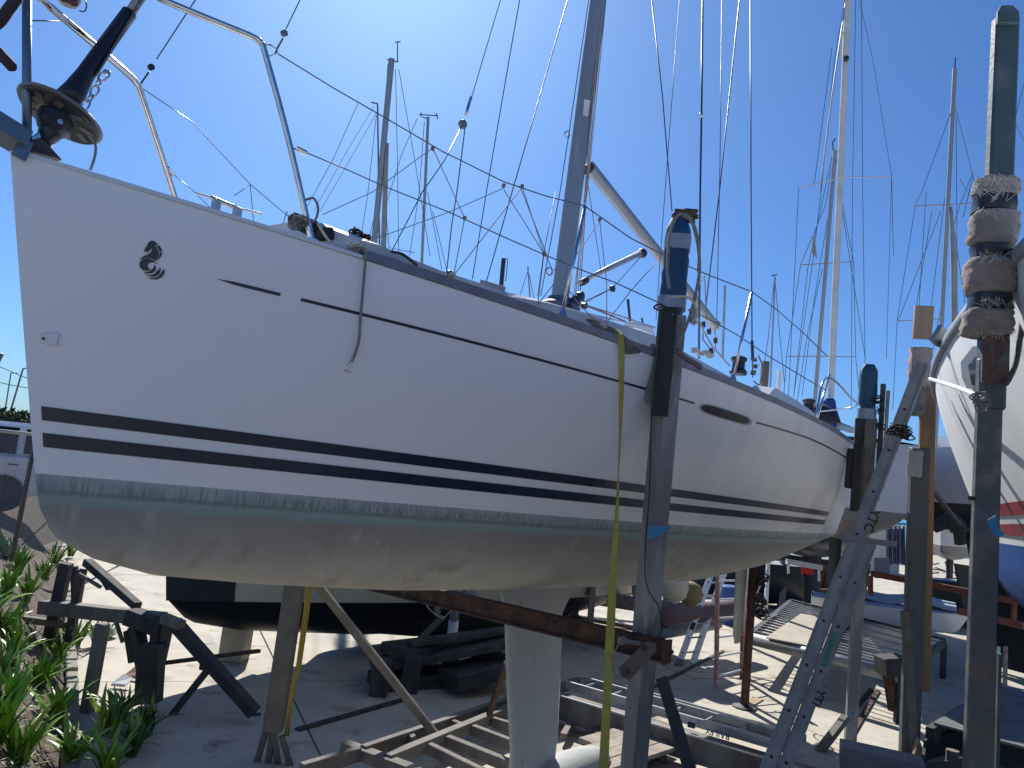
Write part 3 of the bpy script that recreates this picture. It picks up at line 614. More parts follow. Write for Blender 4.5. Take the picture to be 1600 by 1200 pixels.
# deck gear aft: winch, tall grey rods, jammers
def winch(c, r):
    wv = part('winch', MB().lathe(c, (0, 0, 1), [(r, 0), (r*1.05, .03), (r*.75, .06), (r*.72, .12), (r*.95, .15), (r*.95, .17), (r*.5, .19)], 20), black_plastic, Y, smooth=False)
winch(C_(1153, 585, .95), .085); winch(C_(1263, 645, .95), .09); part('deck_organiser', MB().lathe(C_(702, 430, .72), (0, 0, 1), [(.03, -.03), (.03, .0), (.02, .02), (.005, .028)], 12), black_plastic, Y, smooth=True)
for a, b, y, r, m_ in (((787, 404), (783, 447), .1, .017, dark_steel), ((981, 467), (985, 508), .4, .012, black_plastic), ((1003, 496), (1005, 512), .3, .010, black_plastic), ((1133, 446), (1129, 560), .2, .016, alu)):
    part('deck_post', MB().tube([C_(*b, y), C_(*a, y)], r, 8), m_, Y)
wirep('rod_loop', curve([C_(789, 404, .1), C_(793, 408, .1), C_(790, 440, .1)]), 1.5)
part('jammer_box', MB().beam(C_(985, 507, .6), C_(1012, 518, .6), .12, .06), white_gel, Y, bevel=.006)
# cockpit coaming beyond the post
rows = []
for i in range(20):
    x = 6.3+3.6*i/19; h = .34*min(1, i/2.+.2)*(1-.35*max(0, (x-8.6)/1.3)); y = H.bs(x/H.L, H.bsp)-.42; rows.append([H.W(x, y+.06, H.sh(x)-.03), H.W(x, y, H.sh(x)+h), H.W(x, y-.22, H.sh(x)+h+.02), H.W(x, y-.3, H.sh(x)-.03)])
part('coaming', MB().grid(rows), MATS['coachroof_white'], Y)
wirep('boom_tackle', [C_(1100, 505, .05), C_(1098, 530, .1), C_(1112, 548, .2)], 1.6, rope_dark); wirep('boom_tackle', [C_(1117, 515, .05), C_(1118, 545, .1), C_(1112, 556, .2)], 1.6, rope_red)
for a, b in ((1099, 507), (1108, 518), (1118, 532), (1111, 548)): part('block', MB().lathe(C_(a, b, .1), H.pt, [(.01, -.02), (.04, -.015), (.04, .015), (.01, .02)], 10), dark_steel, Y)
wirep('main_sheet', [C_(1090, 500, .1), C_(1112, 540, .3), C_(1140, 572, .6)], 3, rope_white)
lump('rope_coil', [R_(1178, 562), R_(1180, 572), R_(1177, 582)], .024, rope_grey, seed=8)
lump('rope_coil', [C_(1085, 547, .8), C_(1094, 552, .8), C_(1103, 551, .8), C_(1110, 556, .8)], .034, rope_white, seed=9)
wirep('hanging_line', curve([R_(1185, 555), R_(1192, 575), R_(1187, 600), R_(1178, 596)]), 2.4, rope_grey)
part('cockpit_cover', MB().lathe(C_(1278, 648, .5), (0, 0, 1), [(.35, -.1), (.3, .05), (.15, .16), (.02, .2)], 10), mat('dark_canvas', (.012, .02, .04), .8), Y, smooth=True)
# keel with bulb, rudder
def foil(pts, thick):      # pts: list of (x_le, x_te, z) ; thickness fraction along chord
    rows = []; n = 12
    for xl, xt, z, tk in pts:
        r = []
        for k in range(2*n):
            q = k/(2*n)*2*math.pi; c = (1-math.cos(q))/2; y = tk*2.6*(math.sqrt(max(c, 0))-c)*(1 if q < math.pi else -1)/1.0; r.append(H.W(xl+(xt-xl)*c, y, z))
        rows.append(r)
    return MB().grid(rows, close=True)
def kx(px, py): v = solve2(lambda x, z: H.W(x, 0, z), px, py, 4, -1); return v[0], v[1]
L1, L2, L3, L4 = kx(778, 910), kx(791, 960), kx(794, 1060), kx(797, 1190)
T1, T2, T3, T4 = kx(905, 905), kx(879, 960), kx(875, 1060), kx(872, 1142)
print('keel', L1, L2, L3, L4, T1, T2, T3, T4)
kp = [(L1[0], T1[0], -.60, .09), (L1[0]+.08, T1[0]-.10, -.72, .08), (L2[0], T2[0], -.90, .075), (L3[0], T3[0], (L3[1]+T3[1])/2, .07), (L4[0], T4[0], -1.95, .07), (L4[0]+.02, T4[0], -2.2, .06)]
ke = part('keel', foil(kp, 1), keel_m, Y, smooth=True)
bx0, bx1 = L4[0]-.25, kx(940, 1200)[0]+.05; bz = -2.36
rows = []
for i in range(25):
    u = i/24; x = bx0+(bx1-bx0)*u; r = .20*math.sqrt(max(1-(2*u-1)**2, 0))**.8*(1.0); rows.append([H.W(x, r*1.1*math.cos(q), bz+.0+r*1.0*math.sin(q)) for q in np.linspace(0, 2*math.pi, 16, endpoint=False)])
part('bulb', MB().grid(rows, close=True), keel_m, ke, smooth=True)
rx = kx(1157, 1003)
rr = [(rx[0]-.42, rx[0]+.10, -.35, .05), (rx[0]-.40, rx[0]+.09, -.9, .045), (rx[0]-.34, rx[0]+.04, -1.55, .035), (rx[0]-.26, rx[0]-.02, rx[1], .02)]
part('rudder', foil(rr, 1), mat('rudder_cream', (.42, .40, .34), .6), Y, smooth=True)
# rubbing cloth patch where the strap crosses the toe rail is a separate thing further on
print('yacht ok')

# ------------------------------------------------------------------ tools for props
def B2(mb, a, b, wpx, ratio=1., uph=(0, 0, 1), w2=None):
    p, q = at(*a), at(*b); w0 = wpx*a[2]/FPX; w1 = (w2 or wpx)*b[2]/FPX; return mb.beam(p, q, w0, w0*ratio, uph, w1, w1*ratio)
def bp_(name, a, b, wpx, m, parent, ratio=1., uph=(0, 0, 1), bevel=.004, w2=None): return part(name, B2(MB(), a, b, wpx, ratio, uph, w2), m, parent, bevel=bevel)
def vpost(name, P, ytop, ybot, wd, dp, ang, m, parent, bevel=.006):      # vertical post through P (world), face turned by ang
    t, b = up(P, ytop), (up(P, ybot) if ybot is not None else A(P[0], P[1], 0)); return part(name, MB().beam(b, t, dp, wd, (math.cos(ang), math.sin(ang), 0)), m, parent, bevel=bevel)
def text_mb(s, origin, xdir, ydir, size, depth=.002):
    cu = bpy.data.curves.new('t', 'FONT'); cu.body = s; cu.size = 1; cu.offset = .02; ob = bpy.data.objects.new('t', cu); COL.objects.link(ob)
    dg = bpy.context.evaluated_depsgraph_get(); me = bpy.data.meshes.new_from_object(ob.evaluated_get(dg)); v = np.array([x.co[:] for x in me.vertices]); f = [tuple(p.vertices) for p in me.polygons]
    bpy.data.objects.remove(ob); v = v[:, :2]; xd, yd = nrm(xdir), nrm(ydir); n = np.cross(xd, yd); o = np.asarray(origin, float)
    return MB().add([o+xd*a*size+yd*b*size+n*depth for a, b in v], f)
FACE = nrm(A(-.12, -1, 0))
black_ink = mat('black_print', (.02, .02, .02), .6)

# ------------------------------------------------------------------ post A: steel post with blue padding in front of the yacht
DA = dep(H.on(1030, 640))-.16
PA = at(1043, 600, DA); baseA = A(*at(978, 1335, DA)[:2], 0)
pa = root('boat_support_post', 'tall grey steel post with blue tarp padding and looped rope beside the white yacht', 'support post', baseA, 'steel posts propping the boats')
part('steel_post', MB().beam(up(PA, 492)+(PA-up(PA, 492))*0+A(0, 0, 0), at(978, 1335, DA-.05), .13, .135, (math.cos(math.radians(-62)), math.sin(math.radians(-62)), 0)), steel_post, pa, bevel=.006)
sidev = nrm(np.cross(A(0, 0, 1), nrm(PA-CO)*A(1, 1, 0))); tow = -nrm((PA-CO)*A(1, 1, 0))           # sidev: to the left in the picture
if pj(PA+sidev)[0] > pj(PA)[0]: sidev = -sidev
def aP(dx, y, dn=0.): Q = PA-sidev*dx*DA/FPX+tow*dn; return up(Q, y)
part('side_board', MB().beam(aP(-8, 650, .07), aP(-6, 482, .07), .035, .11, sidev), dark_wood, pa, bevel=.006)
part('side_board', MB().beam(aP(-20, 640, .0), aP(-20, 478, .0), .075, .03, sidev), wood, pa, bevel=.004)
part('fender_board', MB().beam(at(1013, 628, DA+.04), at(1023, 538, DA+.04), .085, .06, sidev), mat('teal_grey_board', (.13, .20, .20), .8, col2=(.20, .22, .20), scale=8, bump=.4), pa, bevel=.005)
part('rubber_pad', MB().beam(at(999, 604, DA+.13), at(1010, 545, DA+.13), .10, .05, sidev), black_rub, pa, bevel=.008)
def wrap(name, y0, y1, w, m, dx=0, seed=1, n=16, lumpy=.012, taper=(1, 1), parent=None, PP=None, aPf=None, dd=None, rows_n=14, ends=True):
    random.seed(seed); f = aPf or aP; rows = []
    for i in range(rows_n+1):
        y = y0+(y1-y0)*i/rows_n; c = f(dx, y); k = taper[0]+(taper[1]-taper[0])*i/rows_n
        e = 1-.45*max(0, abs(2*i/rows_n-1)-.72)/.28 if ends else 1; ww = w*k*e; r = []
        for j in range(n):
            q = 2*math.pi*j/n; cs, sn = math.cos(q), math.sin(q); g = (abs(cs)**4+abs(sn)**4)**-.25
            rr = ww/2*g*(1+U(-1, 1)*lumpy/w*2); r.append(c+sidev*cs*rr+tow*sn*rr*.9)
        rows.append(r)
    mm = MB().grid(rows, close=True); mm.add(rows[0], [tuple(range(n))]); mm.add(rows[-1], [tuple(range(n))]); return part(name, mm, m, parent or pa, smooth=True)
wrap('padding', 338, 500, .175, blue_tarp, -3, 3, lumpy=.006, taper=(.92, 1.05))
wrap('tape_band', 370, 393, .182, tape_m, -3, 4, lumpy=.003, rows_n=4, ends=False)
wrap('tape_band', 466, 484, .192, tape_m, -4, 5, lumpy=.003, rows_n=4, ends=False)
wrap('rag_top', 329, 346, .15, mat('brown_rag', (.10, .08, .075), 1., bump=1), 6, 6, lumpy=.03, rows_n=5)
def ropeA(P, wpx=5, m=rope_grey): return wirep('rope', curve([at(a, b, DA-.12+c) for a, b, c in P]), wpx, m, pa)
ropeA([(1046, 452, 0), (1043, 420, 0), (1046, 370, 0), (1055, 342, 0), (1068, 334, 0), (1080, 345, 0), (1090, 380, .02), (1093, 420, .05), (1088, 455, .05), (1082, 480, .03), (1074, 505, 0), (1062, 535, 0), (1056, 552, 0)], 5)
ropeA([(1044, 466, 0), (1060, 463, -.03), (1078, 466, -.02), (1086, 478, 0), (1088, 492, 0), (1080, 506, 0)], 4, rope_white)
ropeA([(1068, 336, 0), (1084, 350, 0), (1092, 385, 0), (1091, 425, .03)], 4)
ropeA([(1039, 482, 0), (1028, 484, .05), (1022, 480, .08), (1030, 475, .05), (1040, 480, .02)], 3, rope_dark)
ropeA([(1058, 548, -.03), (1072, 560, 0), (1092, 572, .02), (1094, 576, .03)], 9, mat('brown_pipe', (.20, .17, .17), .5, .3))
ropeA([(1018, 640, .0), (1015, 760, .0), (1008, 900, .0), (1030, 950, -.02), (1034, 985, -.02), (1020, 1003, -.05)], 2.2, rope_dark)
lump('knot_bundle', [at(1083, 484, DA-.1), at(1084, 494, DA-.1), at(1084, 503, DA-.1)], .03, rope_white, pa, seed=12)
part('blue_tape', MB().add([at(a, b, DA-.115) for a, b in ((1012, 820), (1030, 822), (1047, 822), (1044, 832), (1036, 834), (1020, 843), (1013, 842))], [(0, 1, 2, 3, 4, 5, 6)]), mat('bright_blue_tape', (.04, .26, .50), .45, bump=.5), pa)
# rusty cross beam, clamp and brace belong to this stand
nb = at(1040, 1018, DA-.22); fb = nb-H.pt*4.1+A(0, 0, .0)
rb = root('rusty_cross_beam', 'long rusty steel beam crossing in front of the keel, clamped to the padded post', 'steel beam', A(nb[0], nb[1], nb[2]-.1))
wv_, hv_ = .10, .135
def ibeam(p, q, w_, h_, tf=.014): m_ = MB(); z = A(0, 0, 1); m_.beam(p+z*(h_/2-tf/2), q+z*(h_/2-tf/2), w_, tf); m_.beam(p-z*(h_/2-tf/2), q-z*(h_/2-tf/2), w_, tf); m_.beam(p, q, .012, h_-2*tf); return m_
part('flange', MB().beam(nb+A(0, 0, hv_/2-.007), fb+A(0, 0, hv_/2-.007), wv_, .014), rust, rb); part('flange', MB().beam(nb-A(0, 0, hv_/2-.007), fb-A(0, 0, hv_/2-.007), wv_, .014), rust, rb); part('web', MB().beam(nb, fb, .06, hv_-.028), rust, rb)
part('end_cap', MB().beam(nb+H.pt*.0, nb+H.pt*.02, wv_*1.05, hv_*1.1), rust, rb)
DC = DA-.33
cp = root('beam_clamp', 'slanting brown clamp plate bolted over the end of the rusty beam', 'clamp', at(992, 1032, DC))
part('plate', MB().prism([at(a, b, DC) for a, b in ((966, 1044), (970, 1056), (984, 1062), (1026, 1016), (1024, 1004), (1010, 1002))], tow*.02), mat('brown_plate', (.16, .13, .12), .7, .1, bump=.4), cp, bevel=.004)
for a, b in ((979, 1050), (1007, 1013)): part('bolt', MB().lathe(at(a, b, DC-.02), tow, [(.022, 0), (.022, .012), (.012, .014), (.012, .02)], 6), dark_steel, cp)
part('bolt', MB().tube([at(968, 1000, DC), at(1000, 1006, DC+.05)], .014, 8), steel_post, cp); part('nut', MB().lathe(at(972, 1001, DC), tow+A(-1, 0, 0), [(.026, -.02), (.026, .02)], 6), steel_post, cp)
part('lug', MB().beam(at(1030, 1000, DC+.15), at(1046, 1022, DC+.15), .07, .06), dark_steel, cp, bevel=.005)
wirep('lashing', curve([at(a, b, DC-.02) for a, b in ((970, 1003), (962, 1015), (956, 1035), (958, 1050), (966, 1058))]), 2.6, rope_grey, cp)
q0 = at(1034, 1060, DA-.15)
single('steel_brace', MB().beam(q0, at(1105, 1290, DA-.75), .078, .05, tow), dark_steel, 'dark steel brace slanting down to the right from the rusty beam', 'brace', bevel=.004)
# yellow strap and its chafe cloth
def ribbon(P, seed=0):
    rows = []
    for a, b, d_, w_, tw in P:
        c = at(a, b, d_); s_ = w_/2*d_/FPX; rows.append([c-sidev*s_+tow*tw, c+sidev*s_-tow*tw])
    m_ = MB().grid(rows); rr = [[p-tow*.003 for p in r[::-1]] for r in rows]; m_.grid(rr); return m_
DS = dep(H.sheer(3.2, -.03))
single('lashing_strap', ribbon([(948, 514, DS+.15, 14, 0), (960, 514, DS-.0, 14, 0), (968, 522, DS-.06, 12, 0), (971, 545, DS-.07, 10, 0), (971, 600, DS-.07, 9, .004), (969, 680, DS-.08, 5, .02), (966, 740, DS-.08, 3, .028), (965, 780, DS-.08, 5, .02), (961, 850, DS-.08, 9, .008), (957, 920, DS-.08, 12, 0), (953, 1000, DS-.06, 14, 0), (949, 1080, DS-.04, 13, 0), (943, 1200, DS-.02, 15, 0), (938, 1330, DS, 15, 0)]), yellow, 'long yellow webbing strap hanging from the yacht rail past the rusty beam', 'strap')
top_ = [(914, 497), (930, 499), (946, 505), (962, 514), (980, 528), (1001, 548)]; bot_ = [(934, 520), (942, 530), (956, 546), (968, 551), (984, 553), (999, 552)]
rows = []
random.seed(5)
for i in range(9):
    u = i/8; rows.append([at(a*(1-u)+c*u+U(-1, 1), b*(1-u)+d_*u+U(-1, 1), DS-.02-.03*u*math.sin(k*1.4+1)+.012*U(-1, 1)-.012*(k % 2)) for k, ((a, b), (c, d_)) in enumerate(zip(top_, bot_))])
single('chafe_cloth', MB().grid(rows), rag, 'frayed grey rag folded over the yacht rail under the yellow strap', 'cloth', smooth=True)

# ------------------------------------------------------------------ post B and the props under the bow
PB_ = gnd(428, 1192); fB = nrm((PB_-CO)*A(1, 1, 0)); dB = dep(PB_)
tp = at(462, 905, dB)
pbr = root('boat_support_post', 'brown grey steel post with splayed foot and a yellow strap behind it, under the bow', 'support post', PB_, 'steel posts propping the boats')
def bB(n_, a, b, w_, m_=steel_post, **k): return bp_(n_, (a[0], a[1], a[2] if len(a) > 2 else dB), (b[0], b[1], b[2] if len(b) > 2 else dB), w_, m_, pbr, **k)
brown_post = mat('brown_grey_post', (.15, .14, .125), .75, .1, col2=(.10, .085, .075), scale=4, bump=.4)
bB('post_body', (427, 1140), (462, 905), 28, brown_post, ratio=.8)
bB('collar', (414, 1118), (444, 1122), 12, MATS['brown_grey_post'])
for a, b in (((420, 1125), (400, 1196)), ((428, 1130), (418, 1198)), ((440, 1150), (458, 1210)), ((425, 1125), (436, 1205))): bB('foot', a, b, 9, MATS['brown_grey_post'])
bB('base_plate', (398, 1200), (462, 1212), 8, dark_steel)
single('yellow_webbing', ribbon([(484, 905, dB+.1, 10, 0), (478, 960, dB+.1, 10, 0), (466, 1045, dB+.1, 9, 0), (456, 1080, dB+.1, 8, 0), (448, 1150, dB+.1, 8, 0)]), mat('old_yellow', (.36, .28, .05), .8, col2=(.28, .22, .05), scale=8), 'faded yellow webbing hanging behind the post under the bow', 'strap')
d1 = 7.0
single('timber_prop', MB().beam(at(492, 908, d1), at(682, 1150, d1+.2), .075, .05, tow), mat('prop_wood', (.20, .18, .15), .8, col2=(.15, .13, .11), scale=4, bump=.4), 'pale timber prop leaning diagonally between post and cradle under the hull', 'timber prop', bevel=.004)
jk = root('padded_jack', 'short white tube jack with grey rags wrapped round its head under the hull', 'jack', gnd(705, 1046))
dj = dep(gnd(705, 1046))
part('tube', MB().tube([at(704, 1022, dj), at(709, 968, dj)], .075, 14), white_p, jk, smooth=True); part('lower_tube', MB().tube([at(702, 1046, dj), at(704, 1022, dj)], .06, 12), grey_p, jk, smooth=True)
part('foot_plate', MB().beam(at(693, 1048, dj), at(715, 1044, dj), .12, .04), dark_steel, jk)
def ragblob(nm, a, b, wpx, d_, par, seed, m=rag):
    random.seed(seed); p, q = at(*a, d_), at(*b, d_); ax = nrm(q-p); e = nrm(np.cross(ax, CF)); g = np.cross(ax, e); r0 = wpx/2*d_/FPX; rows = []
    for i in range(9): c = p+(q-p)*i/8; rows.append([c+(e*math.cos(t)+g*math.sin(t))*r0*U(.8, 1.15)*(.75 if i in (0, 8) else 1) for t in np.linspace(0, 6.283, 12, endpoint=False)])
    m_ = MB().grid(rows, close=True); m_.add(rows[0], [tuple(range(12))]); m_.add(rows[-1], [tuple(range(12))]); return part(nm, m_, m, par, smooth=True)
ragblob('rag', (712, 918), (709, 970), 15, dj-.3, jk, 3); ragblob('rag', (680, 918), (684, 962), 11, dj-.3, jk, 4); ragblob('rag', (728, 920), (742, 940), 22, dj-.3, jk, 5); ragblob('rag', (676, 920), (700, 928), 12, dj-.3, jk, 6)
bp_('stay_arm', (692, 964, dj), (641, 1014, dj), 10, MATS['prop_wood'], jk)
wirep('lashing', curve([at(a, b, dj-.35) for a, b in ((664, 926), (668, 948), (690, 965), (704, 955))]), 1.6, rope_white, jk)
# steel cradle base of long beams and cross timbers under the keel
cz = .26
fr_m = mat('cradle_grey', (.16, .15, .135), .8, .05, col2=(.11, .10, .09), scale=4, col3=(.17, .095, .06), scale3=3, mix3=(.62, .72), bump=.4)
cb = root('keel_cradle', 'low grey cradle frame of long beams and cross timbers under the keel', 'boat cradle', gnd(680, 1190))
def G(px, py, z=cz): return gnd(px, py, z)
for a, b, w_ in (((566, 1176), (792, 1098), .07), ((604, 1190), (800, 1108), .09), ((470, 1205), (560, 1178), .07), ((800, 1100), (905, 1065), .07)): part('long_beam', MB().beam(G(*a), G(*b), w_, .12), fr_m, cb, bevel=.005)
for a, b, w_ in (((538, 1167), (640, 1205), .12), ((640, 1152), (655, 1172), .06), ((700, 1130), (730, 1141), .06), ((664, 1166), (752, 1210), .07), ((693, 1155), (805, 1200), .08), ((738, 1140), (800, 1164), .07), ((770, 1128), (810, 1140), .06)): part('cross_timber', MB().beam(G(*a, cz-.01), G(*b, cz-.01), w_, .10), wood, cb, bevel=.005)
single('rusty_prop', MB().beam(at(791, 1035, 7.2), at(764, 1118, 7.4), .05, .05), rust, 'thin rusty prop leaning on the cradle just left of the keel', 'prop', bevel=.003)
print('props1 ok', DA, dB)

# ------------------------------------------------------------------ post C at the stern quarter
def post_at(px, py, d_): return at(px, py, d_)
dCp = dep(gnd(1328, 1166)); PC = gnd(1328, 1166)
def mkpf(P):
    sv = -nrm(np.cross(nrm((P-CO)*A(1, 1, 0)), A(0, 0, 1)))
    return sv, -nrm((P-CO)*A(1, 1, 0))
def axisf(P, Q):                                        # point on segment P-Q seen at row y, shifted sideways by dx pixels
    def f(dx, y):
        lo, hi = 0., 1.
        for _ in range(40):
            m = (lo+hi)/2
            if pj(P+(Q-P)*m)[1] > y: lo = m
            else: hi = m
        return P+(Q-P)*lo+mkpf(P)[0]*(-dx)*dep(P)/FPX
    return f
topC = at(1362, 563, dCp-.1)
pc = root('boat_support_post', 'steel post with teal padded head rising behind the yacht stern, left of the leaning ladder', 'support post', PC, 'steel posts propping the boats')
fC = axisf(PC, topC)
part('steel_post', MB().beam(PC, fC(0, 600), .13, .10, tow), steel_post, pc, bevel=.005)
wrap('padding', 570, 640, .20, mat('teal_pad', (.012, .075, .13), .6, bump=.5), -3, 21, lumpy=.004, parent=pc, aPf=fC, rows_n=8)
wrap('tape_band', 640, 656, .215, tape_m, -3, 22, lumpy=.004, parent=pc, aPf=fC, rows_n=4, ends=False)
for a, b, dx, w_, m_ in ((655, 800, -14, .10, dark_wood), (655, 700, 2, .14, wood), (700, 820, 2, .12, MATS['brown_grey_post']), (600, 780, 16, .05, dark_wood), (610, 760, 23, .035, steel_post)):
    part('side_board', MB().beam(fC(dx, b)+tow*.06, fC(dx, a)+tow*.06, w_, .05, tow), m_, pc, bevel=.004)
part('foot_brace', MB().beam(at(1268, 1190, dCp-.4), at(1322, 1120, dCp-.05), .10, .07), MATS['brown_grey_post'], pc, bevel=.004)
for a in ((1376, 640), (1372, 625), (1376, 665)): lump('rope_knot', [at(*a, dCp-.2)], .06, rope_dark, pc, 5, seed=int(a[1]))
part('hull_pad', MB().beam(fC(-20, 765)+tow*.02, fC(-18, 703)+tow*.02, .14, .09, tow), dark_wood, pc, bevel=.01)

# post D: dark steel with an ochre plank beside it
PD = gnd(1420, 1182); dD = dep(PD); topD = at(1443, 545, dD-.1); fD = axisf(PD, topD)
pd = root('boat_support_post', 'dark steel post with a tall ochre plank fixed along its right side', 'support post', PD, 'steel posts propping the boats')
part('steel_post', MB().beam(PD, fD(0, 700), .21, .12, tow), dark_post, pd, bevel=.006)
part('ochre_plank', MB().beam(fD(17, 1078)-tow*.06, fD(8, 575)-tow*.02, .17, .06, tow), ochre_wood, pd, bevel=.004)
part('plank_head', MB().beam(at(1440, 530, dD-.2), at(1444, 478, dD-.2), .205, .06, tow), tan_wood, pd, bevel=.004)
wrap('padding', 522, 606, .23, carpet, -4, 31, lumpy=.02, parent=pd, aPf=fD, rows_n=10)
wrap('padding', 606, 650, .20, rag, -8, 32, lumpy=.02, parent=pd, aPf=fD, rows_n=6)
part('side_board', MB().beam(at(1428, 1170, dD-.05), at(1414, 955, dD-.05), .10, .05, tow), MATS['brown_grey_post'], pd, bevel=.004)
part('head_plate', MB().beam(at(1428, 745, dD-.15), at(1431, 704, dD-.15), .16, .03, tow), dull_alu, pd, bevel=.003)
part('wedge', MB().prism([at(a, b, dD-.2) for a, b in ((1424, 1175), (1432, 1150), (1452, 1205), (1434, 1205))], tow*.1), MATS['grey_timber'], pd)
part('strut', MB().beam(at(1432, 735, dD-.1), at(1500, 820, dD+2.5), .05, .05), dark_steel, pd)
# post E: the big painted post at the right with four carpet pads
dE = 3.25; kE = dE/4.55; PE0 = at(1540, 1100, dE); PE = A(PE0[0], PE0[1], 0); topE = up(PE0, 14)
topE = at(1572, 14, dE-.0); botE = at(1520, 1440, dE); fE = axisf(botE, topE)
pe = root('boat_support_post', 'tallest blue green painted post at the right edge, wrapped with carpet pads', 'support post', A(botE[0], botE[1], 0), 'steel posts propping the boats')
mE = MB(); mE.beam(fE(0, 1430), fE(-4, 560), .165*kE, .07*kE, tow, .135*kE, .06*kE); part('lower_post', mE, teal_post, pe, bevel=.006)
part('upper_post', MB().beam(fE(-1, 640)-tow*.01, fE(1, 24)-tow*.01, .150*kE, .10*kE, tow, .132*kE, .09*kE), mat('blue_green_post', (.05, .085, .10), .55, .1, col2=(.10, .14, .15), scale=6, mix=(.5, .68), bump=.3), pe, bevel=.01)
part('top_chip', MB().prism([at(a, b, dE-.06) for a, b in ((1556, 22), (1562, 12), (1580, 12), (1590, 22), (1590, 40), (1556, 40))], tow*.02), MATS['blue_green_post'], pe, bevel=.004)
part('joint_sleeve', MB().beam(fE(-1, 600)+tow*.03, fE(-2, 520)+tow*.03, .15*kE, .03*kE, tow), mat('rust_brown_paint', (.10, .055, .05), .7, col2=(.13, .14, .13), scale=7, mix=(.5, .62), bump=.3), pe, bevel=.003)
for k, (a, b, w_, m_) in enumerate(((278, 312, .235, carpet), (328, 390, .255, carpet), (401, 466, .27, carpet), (482, 528, .27, carpet))): wrap('carpet_pad', a, b, w_*kE, m_, -5-k*2, 41+k, lumpy=.008, parent=pe, aPf=fE, rows_n=10, taper=(.97, 1.0))
for a, b in ((308, 332), (386, 405), (462, 486)): wrap('tape_band', a, b, .225*kE, black_plastic, -7, 50+a, lumpy=.004, parent=pe, aPf=fE, rows_n=3, ends=False)
random.seed(9); tf = MB()
for k in range(150):
    a, b = U(1528, 1592), random.choice((278, 282, 300, 330, 398, 470, 520)); p = at(a, b, dE-.11); q = at(a+U(-9, 9), b+U(-8, 10), dE-.115); r_ = at(a+U(-12, 12), b+U(-6, 16), dE-.11); tf.tube([p, q, r_], .0011, 3, False)
part('frayed_threads', tf, mat('pale_thread', (.5, .47, .42), 1.), pe, kind='stuff')
wirep('rope', curve([at(a, b, dE-.02+c) for a, b, c in ((1612, 400, .1), (1602, 460, .05), (1595, 520, 0), (1588, 565, 0), (1578, 590, -.02), (1572, 600, -.05))]), 8, mat('brown_rope', (.15, .13, .12), 1., bump=1, bscale=120), pe)
part('pipe_arm', MB().tube([at(1536, 622, dE-.05), at(1500, 607, dE+.5), at(1453, 592, dE+1.6)], .012, 8), white_p, pe)
lump('arm_joint', [at(1530, 620, dE-.1), at(1532, 632, dE-.1)], .035, rope_grey, pe, 6, seed=77)
part('blue_tape', MB().prism([at(a, b, dE-.12) for a, b in ((1543, 812), (1556, 805), (1560, 824), (1570, 836), (1558, 840), (1548, 830))], tow*.004), MATS['bright_blue_tape'], pe)
part('side_bolt', MB().tube([at(1526, 779, dE), at(1513, 778, dE+.02)], .01, 6), rust, pe)
part('edge_strip', MB().beam(at(1556, 1200, dE+.05), at(1560, 1020, dE+.05), .014, .04, tow), MATS['blue_green_post'], pe)

# ------------------------------------------------------------------ leaning extension ladder between the posts
dL = 4.6; l0, l1 = at(1170, 1310, dL), at(1475, 512, dL+.5); ld = nrm(l1-l0); tow_g = tow; tow = -nrm(((l0+l1)/2-CO)*A(1, 1, 0)); tow = nrm(tow+A(-tow[1], tow[0], 0)*(-.04))
lr = root('extension_ladder', 'long dull aluminium extension ladder leaning against the right hand boat', 'ladder', A(*at(1120, 1440, dL)[:2], 0))
lbot = l0+(l0-l1)*.17
sx = nrm(np.cross(ld, tow)); sx = sx if pj(l0+sx)[0] > pj(l0)[0] else -sx
def lad(pos, off, c0, c1, nm='fly'):
    for k, (o, nm2) in enumerate(((0., 'rail'), (-.40, 'rail'))):
        m_ = MB(); a = lbot+(l1-lbot)*c0+off+tow*o; b = lbot+(l1-lbot)*c1+off+tow*o; m_.beam(a, b, .078, .02, tow); m_.beam(a+sx*.036+tow*.01, b+sx*.036+tow*.01, .007, .03, tow); m_.beam(a-sx*.036+tow*.01, b-sx*.036+tow*.01, .007, .03, tow)
        part('rail', m_, dull_alu, lr)
    L_ = np.linalg.norm(l1-lbot); n = int(L_*(c1-c0)/.3048)
    for i in range(n):
        c = lbot+(l1-lbot)*c0+ld*(.2+i*.3048)+off; rg = part('rung', MB().tube([c+tow*.012, c-tow*.40], .016, 8), dull_alu, lr); part('rung_end', MB().lathe(c+tow*.011, tow, [(.0105, 0), (.0105, .003)], 10), black_plastic, rg)
lad('base', sx*0-sx*.045, 0, .93); lad('fly', sx*.045+tow*(-.03), .0, .62)
for t_, px_, py_, sz in (('YTC', 1362, 795, .075), ('YTI', 1278, 1075, .07)):
    base_ = at(px_, py_, dL-.03); part('stencil', text_mb(t_, base_, -ld, np.cross(tow, -ld), sz, .012), black_ink, lr)
part('green_label', MB().prism([at(a, b, dL-.035) for a, b in ((1300, 986), (1309, 988), (1291, 1043), (1281, 1040))], tow*.002), mat('green_label', (.04, .22, .18), .6, col2=(.10, .32, .27), scale=40), lr)
lump('lashing', [at(1408, 671, dL+.15), at(1415, 678, dL+.1), at(1400, 672, dL+.1)], .045, rope_dark, lr, 9, seed=61)
part('top_bracket', MB().beam(at(1462, 520, dL+.35), at(1473, 530, dL+.4), .12, .03, tow), dull_alu, lr)
bp_('cross_bar', (1312, 838, dL+.3), (1400, 851, dL+.3), 9, dull_alu, lr)

tow = tow_g
